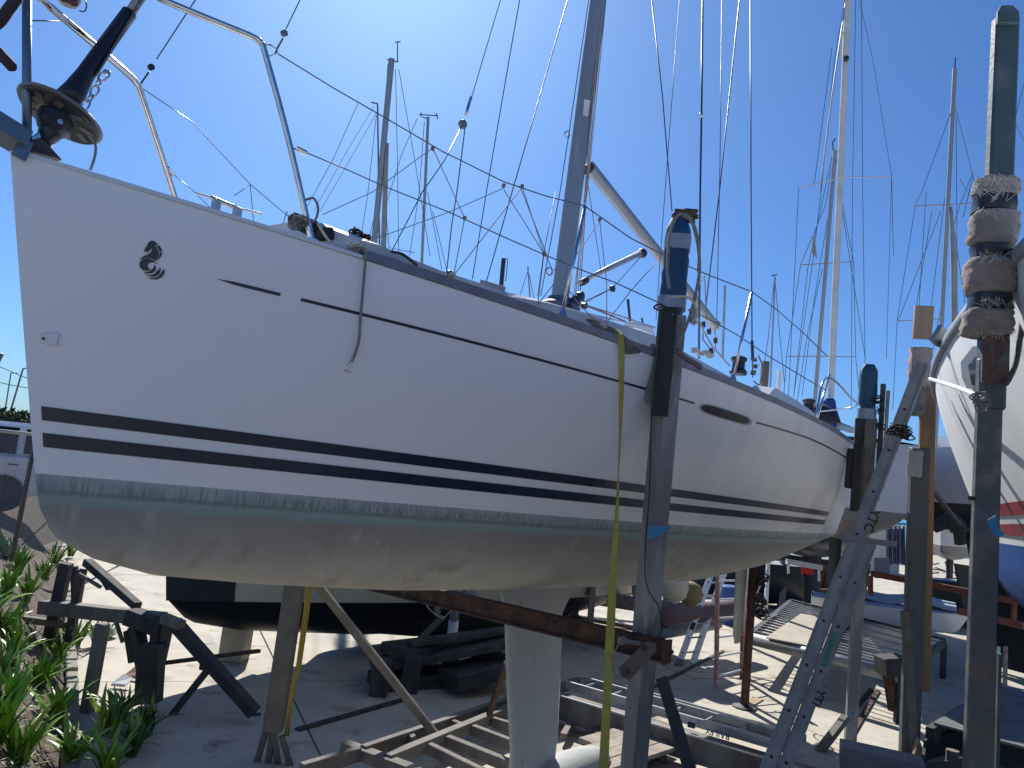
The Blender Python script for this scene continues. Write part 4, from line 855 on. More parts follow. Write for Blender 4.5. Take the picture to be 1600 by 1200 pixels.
# ------------------------------------------------------------------ yachts in general
def bands(pairs, rough=.35, name='painted_hull'):
    """hull paint by height: list of (z_from, colour) rising"""
    key = name+str(pairs)
    if key in MATS: return MATS[key]
    m = bpy.data.materials.new(name); m.use_nodes = True; n = m.node_tree.nodes; l = m.node_tree.links; b = n['Principled BSDF']; b.inputs['Roughness'].default_value = rough; b.inputs['Specular IOR Level'].default_value = .2
    tc = n.new('ShaderNodeTexCoord'); sp = n.new('ShaderNodeSeparateXYZ'); l.new(tc.outputs['Object'], sp.inputs[0]); prev = None
    nz = n.new('ShaderNodeTexNoise'); nz.inputs['Scale'].default_value = 2.2; nz.inputs['Detail'].default_value = 7; l.new(tc.outputs['Object'], nz.inputs[0])
    for z, c in pairs:
        if prev is None: prev = c; continue
        r = n.new('ShaderNodeMath'); r.operation = 'GREATER_THAN'; r.inputs[1].default_value = z; l.new(sp.outputs[2], r.inputs[0]); x = n.new('ShaderNodeMix'); x.data_type = 'RGBA'; l.new(r.outputs[0], x.inputs[0])
        if isinstance(prev, tuple): x.inputs[6].default_value = (*prev, 1)
        else: l.new(prev, x.inputs[6])
        x.inputs[7].default_value = (*c, 1); prev = x.outputs[2]
    x = n.new('ShaderNodeMix'); x.data_type = 'RGBA'; x.blend_type = 'MULTIPLY'; r = n.new('ShaderNodeMapRange'); r.inputs[1].default_value = .35; r.inputs[2].default_value = .75; r.inputs[3].default_value = 0; r.inputs[4].default_value = .55; l.new(nz.outputs[0], r.inputs[0]); l.new(r.outputs[0], x.inputs[0])
    l.new(prev, x.inputs[6]); x.inputs[7].default_value = (.72, .72, .70, 1); l.new(x.outputs[2], b.inputs['Base Color']); MATS[key] = m; return m
def mkhull(bow, az, L, beam=1.5, fb=1.1, dpt=.6, flare=1.4, sterntap=.3, pw=.5, bow_up=.25, wlf=.8, rake=.5):
    return Hull(bow, az, L, (beam, 3.0, sterntap), (fb+bow_up, -bow_up*1.8, bow_up*1.1, 0), (beam*wlf, 2.2, sterntap+.05), rake, flare, [0, .03*L, .1*L, .3*L, .55*L, .8*L, .92*L, L], [0, .4*dpt, .62*dpt, .9*dpt, dpt, .75*dpt, .4*dpt, .12*dpt], pw)
def boat(name, label, cat, h, m, group=None, deckm=None, keel=True, z0=0.):
    r = root(name, label, cat, (0, 0, 0), group, M=h.M)
    o = part('hull', h.both(nu=30, nt=8, nb=8), m, r); weld(o); o.data.polygons.foreach_set('use_smooth', [True]*len(o.data.polygons)); e = o.modifiers.new('edges', 'EDGE_SPLIT'); e.split_angle = math.radians(45)
    part('deck', h.deck(n=20), deckm or white_gel, r)
    c = MB(); rows = []
    for i in range(14):
        x = h.L*(.28+.42*i/13); y = h.bs(x/h.L, h.bsp)*.55; hh = .32*min(1, i/2+.1, (13-i)/1.5+.3); zb = h.sh(x); rows.append([h.W(x, y*k*1.08, zb-.02) if e_ else h.W(x, y*k*(1 if abs(k) == 1 else 1), zb+hh+.06*(1-k*k)) for k, e_ in ((1, 1), (1, 0), (.5, 0), (-.5, 0), (-1, 0), (-1, 1))])
    part('cabin', c.grid(rows), deckm or white_gel, r, smooth=False)
    if keel: part('keel', foil2(h), black_af, r, smooth=True)
    st = MB()
    for xx_ in (.32, .62): p = h.W(h.L*xx_, 0, 0); st.beam(A(p[0], p[1], 0), A(p[0], p[1], p[2]-.3), .25, .25)
    return r
def foil2(h):
    rows = []; zt, zb_ = -h.D[4]*.6, -h.bow[2]+.12
    for xl, xt, z in ((.38, .62, zt), (.42, .60, (zt+zb_)/2), (.44, .60, zb_)):
        rows.append([h.W(h.L*(xl+(xt-xl)*(1-math.cos(q))/2), .11*math.sin(q), z) for q in np.linspace(0, 2*math.pi, 14, endpoint=False)])
    m = MB().grid(rows, close=True); m.add(rows[-1], [tuple(range(14))]); return m
def rig(r, foot, head, wpx, spreads=(), wires=(), d_=None, m=alu_mast, sensor=None, wm=wire_m):
    """mast drawn from foot (px,py) to head (px,py) at depth d_ with spreaders and wires"""
    f0, h0 = at(*foot, d_), at(*head, d_); w0 = wpx*d_/FPX
    mm = mast(f0, h0, w0*.9, w0, r, m, fore=A(1, .3, 0), n=10)
    for a, b in spreads: part('spreader', MB().tube([at(*a, d_), at(*b, d_)], max(.9*d_/FPX, .012), 5), m, r)
    for P in wires: part('shroud', MB().tube([at(*p, d_+.15*i) for i, p in enumerate(P)], .50*d_/FPX, 4, False), wm, r)
    if sensor: 
        for a, b in sensor: part('wind_sensor', MB().tube([at(*a, d_), at(*b, d_)], .9*d_/FPX, 5), dark_steel, r)
    return mm

# the right hand boat with red stripes and blue bottom
hR = mkhull((5.789, 9.23, EYE-.03), 3.472, 11.5, 1.684, 1.171, .87, 1.5, .2, .5, .28, .79, .9)
Rb = boat('sailing_yacht', 'white yacht with red stripes and blue bottom cut off by the right edge', 'sailboat', hR, bands([(0, (.012, .075, .30)), (hR.bow[2]+.002, (.74, .76, .77))], .7))
def bandR(xa, xb, z0, z1, off=.004, n=60): return MB().grid([[hR.S(xa+(xb-xa)*i/n, z0, off), hR.S(xa+(xb-xa)*i/n, z1, off)] for i in range(n+1)])
part('stripe', bandR(.75, 11, .185, .255), red_stripe, Rb); part('stripe', bandR(.8, 11, .065, .135), red_stripe, Rb)
rows = []
for i in range(70):
    x = .05+11*i/69; b_ = hR.bs(x/hR.L, hR.bsp); rows.append([hR.W(x, b_+.02*math.cos(q), hR.sh(x)-.02+.035*math.sin(q)) for q in np.linspace(0, 6.283, 9, endpoint=False)])
part('rubbing_strake', MB().grid(rows, close=True), mat('strake_grey', (.30, .31, .33), .5), Rb, smooth=True)
def rp(px, py, off=.004): v = solve2(lambda x, z: hR.S(x, z), px, py, 5, .6); return hR.S(v[0], v[1], off)
try:
    wf = part('portlight', MB().prism([rp(a, b) for a, b in ((1508, 566), (1528, 541), (1552, 541), (1552, 607), (1518, 607), (1510, 590))], hR.pt*.02), mat('port_frame', (.20, .24, .27), .5), Rb)
    part('pane', MB().prism([rp(a, b, .026) for a, b in ((1522, 570), (1533, 556), (1550, 556), (1550, 600), (1527, 600))], hR.pt*.003), glass, wf)
except Exception as e: print('port', e)

# boats astern and alongside
h2 = mkhull(A(8.9, 20.4, 3.0), math.radians(200), 8.0, 1.45, 1.1, .62, sterntap=.22)
b2_ = boat('sailing_yacht', 'white yacht with blue sail cover just behind the big yacht stern', 'sailboat', h2, bands([(0, (.20, .20, .19)), (3.0, (.60, .61, .63))]), 'yachts standing ashore in the yard')
d4 = 16.5; rig(b2_, (1297, 640), (1327, -40), 10.5, (((1248, 293), (1322, 277)), ((1322, 277), (1393, 276))), (((1300, 75), (1272, 290), (1248, 293), (1232, 620)), ((1343, 0), (1365, 100), (1393, 274), (1385, 560)), ((1320, 0), (1303, 100), (1283, 300), (1271, 400), (1240, 620)), ((1337, 0), (1332, 300), (1330, 640)), ((1346, -5), (1348, 300), (1352, 590)), ((1316, 330), (1335, 450), (1352, 560)), ((1393, 270), (1396, 400))), d4, m=mat('white_mast', (.66, .67, .69), .35))
part('masthead_fitting', MB().lathe(at(1322, 92, d4-.1), (0, 0, 1), [(.02, -.06), (.06, -.02), (.06, .04), (.02, .07)], 10), black_plastic, b2_)
part('furler', MB().tube([at(1316, 50, d4), at(1312, 90, d4)], [.03, .03], 8), white_p, b2_)
part('forestay', MB().tube([at(1322, 0, d4), at(1300, 150, d4), at(1281, 300, d4)], .018, 6), alu, b2_)
cvp = [at(a, b, d4-.4) for a, b in ((1288, 622), (1306, 622), (1308, 638), (1316, 662), (1318, 674), (1284, 656))]
part('sail_cover', MB().prism(cvp, -tow*.5), blue_cover, b2_, bevel=.05)
part('boom', MB().beam(at(1300, 660, d4), at(1330, 672, d4-1), .12, .12), alu_mast, b2_)
h3 = mkhull(at(1470, 740, 17), math.radians(160), 9, 1.6, 1.05, .7, sterntap=.2); h3.bow[:] = [9.4, 20.2, 3.45]
b3_ = boat('sailing_yacht', 'white yacht with dark bottom half hidden behind the ochre plank post', 'sailboat', h3, bands([(0, (.012, .02, .03)), (3.42, (.60, .62, .66))]), 'yachts standing ashore in the yard')
d6 = 17.; rig(b3_, (1458, 760), (1492, 107), 6.5, (((1430, 322), (1478, 320)), ((1478, 320), (1532, 317)), ((1401, 502), (1460, 499)), ((1460, 499), (1475, 500))), (((1492, 165), (1519, 270), (1530, 317)), ((1488, 170), (1440, 300), (1430, 322), (1402, 500), (1395, 640)), ((1494, 180), (1496, 500)), ((1480, 330), (1470, 480), (1455, 560)), ((1447, 300), (1436, 478)), ((1470, 330), (1404, 500)), ((1476, 310), (1455, 478)), ((1456, 330), (1425, 520))), d6, sensor=(((1492, 107), (1493, 90)),))
part('furled_sail', MB().tube([at(1486, 323, d6), at(1491, 420, d6), at(1491, 560, d6)], [.03, .07, .06], 8), grey_p, b3_)
# the cream and black hull lying beyond the keel
hB = mkhull(at(222, 905, 8.6), math.radians(42), 9.6, 1.85, 1.6, .66, sterntap=.25, rake=.35, bow_up=.1); hB.bow[2] = .93
bB_ = boat('sailing_yacht', 'low black and cream hull seen under the big yacht, beyond its keel', 'sailboat', hB, bands([(0, (.006, .010, .016)), (.93, (.42, .40, .33))]), None, keel=False)
part('black_bow_panel', MB().grid([[hB.S(.30*(1-f)+.02+(1.05-.30*(1-f))*i/10*(1.-.35*f), f*hB.sh(.5), .006) for f in (0, .25, .5, .75, 1)] for i in range(11)]), black_af, bB_)
ck = root('boat_cradle', 'dark steel and timber block cradle under the low black hull', 'boat cradle', gnd(690, 1080))
dk = dep(gnd(690, 1085))
for k, (a, b, w_, m_) in enumerate((((585, 1072), (700, 1060), 34, dark_steel), ((700, 1062), (795, 1035), 26, dark_steel), ((580, 1040), (800, 1000), 12, dark_wood), ((612, 1018), (690, 1008), 18, dark_wood), ((640, 1005), (790, 985), 9, dark_wood), ((690, 1080), (800, 1046), 5, grey_p))):
    part('block', MB().beam(at(*a, dk+.0+k*.05), at(*b, dk+.6+k*.05), .5 if k < 4 else .2, w_*dk/FPX), m_, ck, bevel=.01)
for a, b in ((592, 1050), (640, 1045), (700, 1035), (745, 1025)): part('upright_block', MB().beam(gnd(a, b+34), up(gnd(a, b+34), b-20), .22, .3), dark_wood, ck, bevel=.01)
part('concrete_block', MB().beam(gnd(365, 1030), up(gnd(365, 1030), 960), .32, .35), mat('concrete_block', (.36, .34, .29), .9, bump=.4), ck, bevel=.01)
hl_ = mkhull(A(*gnd(452, 1012)[:2], .42), math.radians(52), 5.4, .95, 1.0, .36, bow_up=.12, rake=.45); lb_ = root('small_boat', 'added black hull darkening the lit ground behind the block cradle under the bow', 'boat', (0, 0, 0), 'small boats about the far yard', M=hl_.M)  # extra hull, added to cover and shade the bright concrete beyond the cradle
weld(part('hull', hl_.both(nu=20, nt=6, nb=6), black_af, lb_, smooth=True)); part('deck', hl_.deck(n=12), dark_wood, lb_)
single('steel_channel', MB().beam(gnd(464, 1142), gnd(640, 1092), .07, .05), dark_steel, 'dark steel channel lying on the shaded concrete left of the cradle', 'steel bar')
print('props2 ok')

# ------------------------------------------------------------------ left side: bank, fence, road, car
def bank_z(x, y):
    best = min(ts, key=lambda t: (edge_pt(t)[0][0]-x)**2+(edge_pt(t)[0][1]-y)**2); p = edge_pt(best)[0]; q = edge_pt(min(best+.5, tot))[0]; dd = nrm(q-p); k = (A(x, y, 0)-p)@A(-dd[1], dd[0], 0)
    return max(0, UP*(1-math.exp(-(max(k, 0)/.75)**1.6))) if k > 0 else 0.
def bgnd(px, py):                                     # pixel on the bank surface
    z = .5
    for _ in range(25): P = gnd(px, py, z); z = .5*z+.5*bank_z(P[0], P[1])
    return gnd(px, py, z)
F0, F1 = gnd(0, 872, UP), gnd(90, 845, UP); fd_ = nrm(F1-F0); FA = F0-fd_*4.5
fence = root('chain_link_fence', 'wire mesh fence with a thin top rail along the road behind the bow', 'fence', FA)
FH = up(gnd(20, 866, UP), 679)[2]-UP; FL = 26.
fz = A(0, 0, 1); part('top_rail', MB().tube([FA+fz*FH, FA+fd_*FL+fz*FH], .024, 8), mat('pale_pipe', (.42, .40, .38), .6, .3), fence, smooth=True)
for k in range(9):
    P = gnd(20, 866, UP)+fd_*(k-1.55)*3.0 if k else gnd(20, 866, UP); P = gnd(20, 866, UP)+fd_*(k*3.0-3.0)
    part('post', MB().tube([P-fz*.1, P+fz*FH], .035, 8), mat('fence_post', (.10, .095, .09), .8), fence, smooth=True)
wm = MB(); stp = .062; n = int(17/stp)
for i in range(-int(FH/stp), n):
    for s_ in (1, -1):
        a0 = i*stp; pts = []
        x0_, z0_, x1_, z1_ = (a0, 0, a0+FH, FH) if s_ > 0 else (a0+FH, 0, a0, FH)
        p = FA+fd_*x0_+fz*z0_; q = FA+fd_*x1_+fz*z1_; t = nrm(q-p); g = nrm(np.cross(t, A(fd_[1], -fd_[0], 0)))*.0026; o = A(fd_[1], -fd_[0], 0)*.0026
        v = [p+g, p-g*.5+o, p-g*.5-o, q+g, q-g*.5+o, q-g*.5-o]; wm.add(v, [(0, 1, 4, 3), (1, 2, 5, 4), (2, 0, 3, 5)])
part('wire_mesh', wm, mat('mesh_wire', (.34, .34, .34), .5, .5), fence, kind='stuff')
wirep('brace_wire', [gnd(34, 852, UP), up(gnd(110, 842, UP), 770)], 2, rope_dark, fence)
# parked car on the upper road
cW = gnd(-3, 797, UP); cdp = dep(cW); cdir = nrm(gnd(90, 806, UP)-gnd(-60, 788, UP)); cdir = nrm(A(cdir[0], cdir[1], 0)); cdir = nrm(A(.93, .36, 0)); cside = A(cdir[1], -cdir[0], 0)
def CP(u, z, s_=0.): return cW+cdir*u+A(0, 0, z)-cside*s_+cside*0
car = root('parked_car', 'white estate car parked beyond the wire fence, mostly hidden by the bow', 'car', cW)
prof = [(-3.55, .35), (-3.6, .75), (-3.4, .95), (-2.6, 1.05), (-1.9, 1.55), (-1.4, 1.68), (.2, 1.72), (.75, 1.62), (1.02, 1.1), (1.08, .9), (1.08, .35)]
carw = mat('car_white', (.82, .83, .85), .25, coat=.6, col2=(.70, .72, .76))
lowp = [(-3.55, .35), (-3.6, .75), (-3.4, .93), (-2.6, 1.03), (1.02, 1.08), (1.08, .9), (1.08, .35)]
def archy(u0, n=9, r=.42): return [(u0+r*math.cos(q), .33+r*math.sin(q)) for q in np.linspace(0, math.pi, n)]
poly = [(1.25, .40)]+[(1.28, .95), (1.22, 1.18), (-2.6, 1.13), (-3.4, 1.0), (-3.6, .80), (-3.55, .40)]+archy(-2.62)[::-1]+archy(0.)[::-1]
away = -cside if ((CP(0, 0)-cside-CO)@CF) > cdp else cside
part('body', MB().prism([CP(u, z) for u, z in poly], away*1.75), carw, car, bevel=.03)
part('roof_cabin', MB().box8([CP(-2.45, 1.12)+away*.06, CP(1.2, 1.16)+away*.06, CP(1.2, 1.16)+away*1.69, CP(-2.45, 1.12)+away*1.69, CP(-1.5, 1.86)+away*.22, CP(.85, 1.90)+away*.22, CP(.85, 1.90)+away*1.53, CP(-1.5, 1.86)+away*1.53]), carw, car, bevel=.06)
def sl(u, z): k = (z-1.14)/.74; return CP(u, z)+away*(.06+.16*k-.012)
for a in (((-2.0, 1.20), (-1.42, 1.74), (-.82, 1.76), (-.82, 1.20)), ((-.72, 1.20), (-.72, 1.76), (.06, 1.77), (.10, 1.20)), ((.24, 1.22), (.20, 1.76), (.62, 1.76), (.86, 1.40), (.88, 1.26))): part('side_window', MB().prism([sl(*p) for p in a], -away*.01), glass, car)
part('waist_line', MB().beam(CP(-3.3, 1.02)-away*.006, CP(1.2, 1.10)-away*.006, .012, .05), carw, car)
for u0 in (0., -2.62):
    wv2 = part('wheel', MB().lathe(CP(u0, .33)+away*.03, away, [(.30, -.0), (.335, .02), (.335, .2), (.30, .22)], 24), black_rub, car); part('rim', MB().lathe(CP(u0, .33)+away*.02, away, [(.17, -.01), (.15, .01), (.05, .02)], 16), dark_steel, wv2)
    part('wheel_arch', MB().lathe(CP(u0, .36)+away*.05, away, [(.40, 0), (.40, .3)], 24), black_rub, car)
part('door_handle', MB().beam(CP(.02, .98)-away*.012, CP(.20, .98)-away*.012, .03, .03), black_plastic, car)
part('sill_trim', MB().beam(CP(-2.1, .42)-away*.008, CP(-.5, .42)-away*.008, .05, .12), black_plastic, car)
# bushes behind the road and slim lamp posts with cables
def leafball(c, r, n, s_, m, name, label, cat, group=None, sq=(1, 1, .8), seed=1, trunk=None):
    random.seed(seed); rt = root(name, label, cat, A(c[0], c[1], c[2]-r*sq[2]), group); mb_ = MB(); cl = [(A(U(-1, 1), U(-1, 1), U(-.7, 1))*r*.6, r*U(.3, .55)) for _ in range(14)]
    for k in range(n):
        cc, rr = random.choice(cl); d_ = nrm(A(random.gauss(0, 1), random.gauss(0, 1), random.gauss(0, 1)))*rr*U(.5, 1.05); p = np.asarray(c)+(cc+d_)*A(*sq); t = nrm(A(U(-1, 1), U(-1, 1), U(-.6, 1)))*s_*U(.6, 1.3); g = nrm(np.cross(t, A(U(-1, 1), U(-1, 1), U(-1, 1))))*s_*.28; mb_.add([p-t, p+g, p+t, p-g], [(0, 1, 2, 3)])
    part('crown', mb_, m, rt, kind=None); b_ = A(c[0], c[1], c[2]-r*sq[2]-.5); part('trunk', MB().tube([b_, np.asarray(c)-A(0, 0, r*.2)], [.12, .05], 7), dark_wood, rt); return rt
bpos = at(-2, 664, 24); leafball(bpos, .95, 4200, .13, bush_m, 'bush', 'rounded dark green bush at the left edge above the car roof', 'bush', 'bushes beyond the road', (1.3, 1, .75), 3)
bpos = at(38, 668, 27); leafball(bpos, .62, 3000, .12, bush_m, 'bush', 'smaller bush sloping down beside the bow, right of the taller one', 'bush', 'bushes beyond the road', (1.4, 1, .8), 4)
bpos = at(-150, 650, 24); leafball(bpos, 2.0, 4200, .17, bush_m, 'bush', 'large bush left of the car, outside the picture edge', 'bush', 'bushes beyond the road', (1.2, 1, .9), 5)
lampm = mat('lamp_post_grey', (.10, .11, .14), .6)
def lamp(px0, py0, px1, py1, arm, d_, label, r_=.05):
    b = at(px0, py0, d_); t = at(px1, py1, d_); k = (UP-b[2])/(t[2]-b[2]); g = b+(t-b)*k; rt = root('lamp_post', label, 'street lamp', g, 'lamp posts along the road'); part('pole', MB().tube([g, t], [r_, r_*.7], 7), lampm, rt); part('arm', MB().beam(t, at(arm[0], arm[1], d_), r_*1.2, r_*.8), lampm, rt); return rt
lamp(20, 630, 36, 576, (44, 575), 40, 'right hand slim lamp post against the pale sky left of the bow', .06)
lamp(10, 628, 17, 583, (27, 583), 55, 'left hand slim lamp post against the pale sky left of the bow', .06)
pw_ = root('power_line', 'two thin sagging overhead cables crossing the pale sky left of the bow', 'cable', A(*at(0, 640, 60)[:2], UP))
for a, b in (((-60, 545), (80, 606)), ((-60, 583), (80, 613))): part('cable', MB().tube(curve([at(*a, 60), at((a[0]+b[0])/2, (a[1]+b[1])/2+2, 60), at(*b, 60)]), .03, 4), wire_m, pw_)
for x_ in (-60, 82): part('pole', MB().tube([A(*at(x_, 640, 60)[:2], UP), at(x_, 540 if x_ < 0 else 604, 60)], .1, 6), lampm, pw_)
sg = at(0, 562, 30); single('roof_aerial', MB().beam(at(-4, 566, 30), at(3, 552, 30), .12, .12), lampm, 'small dark fitting poking in at the left edge above the cables', 'pole head')

# trestles, planks and the bank post
tw = wood
def timber_thing(name, label, cat, parts, base, group=None):
    r = root(name, label, cat, base, group)
    for nm, a, b, w_, m_ in parts: part(nm, B2(MB(), a, b, w_, .8), m_, r, bevel=.006)
    return r
dt = dep(gnd(232, 1100))
D1, D2 = 8.9, 8.1
timber_thing('timber_trestle', 'rough grey timber trestle half hidden by plants on the bank', 'trestle', [
 ('top_beam', (70, 948, D1), (252, 968, D2), 25, tw), ('side_board', (28, 966, D1+.1), (118, 978, D1-.1), 12, tw), ('leg', (104, 880, D1), (76, 1004, D1), 17, dark_wood), ('leg', (128, 890, D1-.1), (108, 1002, D1-.1), 13, dark_wood), ('leg', (116, 885, D1+.3), (118, 950, D1+.3), 10, dark_wood),
 ('brace', (122, 896, D1-.3), (158, 918, D1-.3), 6, wood), ('rail', (136, 878, D1), (215, 947, D2+.1), 14, dark_wood), ('rail', (155, 892, D1+.5), (172, 920, D1+.4), 10, dark_wood)], gnd(90, 1000, .5), 'timber trestles at the foot of the bank')
timber_thing('steel_trestle', 'dark heavy stand with tapered legs between the bank and the concrete', 'trestle', [
 ('head', (204, 962, D2), (256, 982, D2-.1), 30, dark_wood), ('leg', (212, 978, D2), (236, 1092, D2-.3), 20, dark_steel), ('leg', (200, 985, D2+.1), (208, 1035, D2), 12, dark_steel), ('plate', (238, 1005, D2-.2), (232, 1098, D2-.3), 34, dark_steel), ('leg', (246, 968, D2-.1), (238, 1040, D2-.2), 14, dark_steel), ('white_strip', (178, 962, D2+.2), (192, 1004, D2+.1), 6, wood)], gnd(225, 1100, 0), 'timber trestles at the foot of the bank')
timber_thing('splayed_stand', 'dark splayed leg steel stand on the concrete between bank and bow post', 'stand', [
 ('cap', (256, 966, D2-.2), (284, 977, D2-.3), 17, tw), ('leg', (272, 972, D2-.2), (398, 1114, D2-.4), 21, dark_steel), ('leg', (263, 975, D2-.1), (250, 1034, D2-.1), 15, MATS['brown_grey_post']), ('leg', (330, 1040, D2-.3), (268, 1118, D2-.4), 13, dark_steel), ('cross_bar', (256, 1036, D2), (405, 1017, D2+1.6), 7, rust), ('foot_plate', (258, 1124, D2-.4), (280, 1126, D2-.4), 5, dark_steel), ('foot_plate', (388, 1116, D2-.4), (408, 1116, D2-.4), 5, dark_steel), ('brace', (318, 1046, D2-.3), (322, 1020, D2-.3), 12, dark_steel)], gnd(330, 1110, 0), None)
bb = bgnd(136, 1112); single('bank_post', MB().beam(bb-A(0, 0, .2), up(bb, 974), .11, .11, tow), wood, 'short weathered wooden post standing among the strap leaved plants', 'post', bevel=.01)
single('white_tin', MB().beam(bgnd(160, 995), bgnd(160, 995)+A(.16, .02, .10), .14, .10), grey_p, 'small pale box lying on the soil behind the short wooden post', 'box', bevel=.004)
for a, m_, l_ in (((186, 1075), white_p, 'white scrap of plastic at the edge of the concrete below the trestles'), ((205, 1062), terra, 'broken brown piece beside the white scrap at the concrete edge'), ((97, 856), white_p, 'pale stone lying by the foot of the wire fence')):
    p = bgnd(*a); single('debris', MB().prism([p+A(-.09, -.02, .02), p+A(.08, -.05, .03), p+A(.10, .06, .08), p+A(-.03, .10, .10)], A(.01, 0, .03)), m_, l_, 'debris')
# edging stones along the concrete
ks = root('bank_kerb', 'low broken concrete kerb edging between the bank and the yard', 'kerb', edge_pt(9)[0])
random.seed(3)
for k in range(40):
    t = 7.0+k*.45; p = edge_pt(t)[0]; q = edge_pt(t+.41)[0]
    part('kerb_stone', MB().beam(p+A(0, 0, .02+U(-.02, .02)), q+A(0, 0, .02+U(-.02, .02)), .12, .12), mat('kerb_grey', (.26, .24, .20), .9, bump=.6), ks, bevel=.012)

# strap leaved plants: leaves share four mesh shapes
def leafmesh(L_, bend, wd, m):
    rows = []; n = 6
    for i in range(n+1):
        u = i/n; ang = bend*u; x = L_*(math.sin(ang)/bend if bend else u); z = L_*((1-math.cos(ang))/bend if bend else 0); rows.append((z, x, wd*(.55+.45*math.sin(min(u*2.2, 1)*math.pi/2))*(1-u**3)**.8+.0008))
    v = [(a, -w_/2, b) for a, b, w_ in rows]+[(a, 0, b-.12*w_) for a, b, w_ in rows]+[(a, w_/2, b) for a, b, w_ in rows]; k = n+1; f = []
    for i in range(n): f += [(i, i+1, k+i+1, k+i), (k+i, k+i+1, 2*k+i+1, 2*k+i)]
    me = bpy.data.meshes.new('leaf'); me.from_pydata(v, [], f); me.polygons.foreach_set('use_smooth', [True]*len(f)); me.materials.append(m); return me
LM = [leafmesh(.50, .8, .044, leaf), leafmesh(.42, 1.3, .040, leaf), leafmesh(.36, .45, .036, leaf), leafmesh(.45, 1.7, .030, leaf2), leafmesh(.34, .9, .028, leaf2), leafmesh(.30, 2.1, .026, dry_leaf)]
def plant(p, sc_, n, label, seed, dark=False, group='strap leaved plants on the bank'):
    random.seed(seed); r = root('strap_leaf_plant', label, 'plant', p, group)
    for k in range(n):
        i = random.choice((3, 4, 3, 4, 2) if dark else (0, 0, 1, 1, 2, 2, 4, 3, 5) if k % 4 == 0 else (0, 1, 2, 4)); o = bpy.data.objects.new('leaf', LM[i]); COL.objects.link(o); o.parent = r
        o.rotation_euler = (U(-.25, .25), U(-.15, .35), U(0, 6.283)); s1 = sc_*U(.7, 1.2); o.scale = (s1, s1, s1); o.location = (U(-.05, .05), U(-.05, .05), -.02)
PL = [(30, 1190, 'bright green plant in the bottom left corner of the picture'), (110, 1200, 'sunlit plant at the bottom edge right of the corner plant'), (165, 1212, 'plant cut by the bottom edge, left of the dark tuft'), (10, 1110, 'plant at the left edge above the corner plant'), (60, 1075, 'full sunlit plant left of the short wooden post'), (18, 1040, 'plant at the left edge beside the full sunlit plant'), (90, 1035, 'plant right behind the full sunlit plant'), (5, 985, 'plant at the left edge below the trestle side board'), (40, 940, 'pale leaved plant beside the trestle side board'), (12, 930, 'plant at the left edge above the trestle side board'), (70, 905, 'plant left of the trestle legs'), (30, 890, 'small plant near the fence foot at the left'), (85, 880, 'small plant below the fence post'), (110, 868, 'small plant near the fence under the forefoot'), (150, 1010, 'plant just behind the short wooden post'), (118, 1010, 'shaded plant left of the short wooden post'), (85, 1130, 'plant between the corner plant and the short wooden post'), (-10, 1160, 'plant cut by the left edge near the bottom'), (8, 870, 'small plant by the fence at the left edge'), (165, 1150, 'low plant at the concrete edge below the wooden post')]
for k, (a, b, l_) in enumerate(PL):
    p = bgnd(a, b); plant(p, 1.0 if b > 1000 else 1.0, 40 if b > 1000 else 30, l_, 100+k)
random.seed(404); extra = []
for k in range(34):
    t = U(4.6, 15.5); o_ = U(.35, 3.0); p = edge_pt(t)[0]; q = edge_pt(t+.4)[0]; dd = nrm(q-p); P = p+A(-dd[1], dd[0], 0)*o_; P = A(P[0], P[1], UP*(1-math.exp(-(o_/.75)**1.6))); pp = pj(P)
    if -60 < pp[0] < 190 and pp[1] > 850 and not (110 < pp[0] < 200 and 930 < pp[1] < 1090): extra.append((pp, P))
ADJ = ['tall', 'squat', 'sparse', 'thick', 'splayed', 'narrow', 'drooping', 'upright']; seen = {}
for k, (pp, P) in enumerate(extra):
    side = 'left edge' if pp[0] < 30 else 'middle' if pp[0] < 100 else 'concrete side'; hgt = 'near the fence' if pp[1] < 930 else 'beside the trestle' if pp[1] < 1040 else 'near the picture bottom'
    i = seen.get((side, hgt), 0); seen[(side, hgt)] = i+1; sc__ = (1.15, .7, .85, .95, .95, .8, .9, 1.05)[i % 8]; n__ = (26, 24, 12, 38, 28, 16, 24, 24)[i % 8]
    plant(P, sc__, n__, f'{ADJ[i % 8]} leafy clump on the bank, {side}, {hgt}', 300+k, k % 3 == 0)
for k, (a, b, l_) in enumerate([(205, 1180, 'large dark green tuft in shade at the foot of the bank'), (225, 1150, 'dark tuft just behind the large dark tuft'), (185, 1130, 'dark tuft nearest the short wooden post')]): plant(bgnd(a, b), 1.05, 46, l_, 140+k, True, 'dark tufts at the foot of the bank')
# low ground cover and litter over the bank
random.seed(77); gc = MB()
for k in range(5200):
    t = U(4.5, 17); o_ = U(.15, 3.2); p = edge_pt(t)[0]; q = edge_pt(t+.4)[0]; dd = nrm(q-p); P = p+A(-dd[1], dd[0], 0)*o_; z = bank_z(P[0], P[1]) if k % 2 else UP*(1-math.exp(-(o_/.75)**1.6)); P = A(P[0], P[1], z+.03)
    if mn.noise(Vector((P[0]*1.1, P[1]*1.1, 0))) < -.12: continue
    a = U(0, 6.28); L_ = U(.06, .20); t_ = A(math.cos(a), math.sin(a), U(.3, 1.8)); t_ = nrm(t_)*L_; g = nrm(np.cross(t_, A(0, 0, 1)))*.006; gc.add([P-g, P+g, P+t_*.6+g*.9, P+t_+A(0, 0, -.02)], [(0, 1, 2, 3)])
single('ground_cover', gc, leaf2, 'low grass and weeds covering the bank between the plants', 'ground cover', kind='stuff')
random.seed(78); gc = MB()
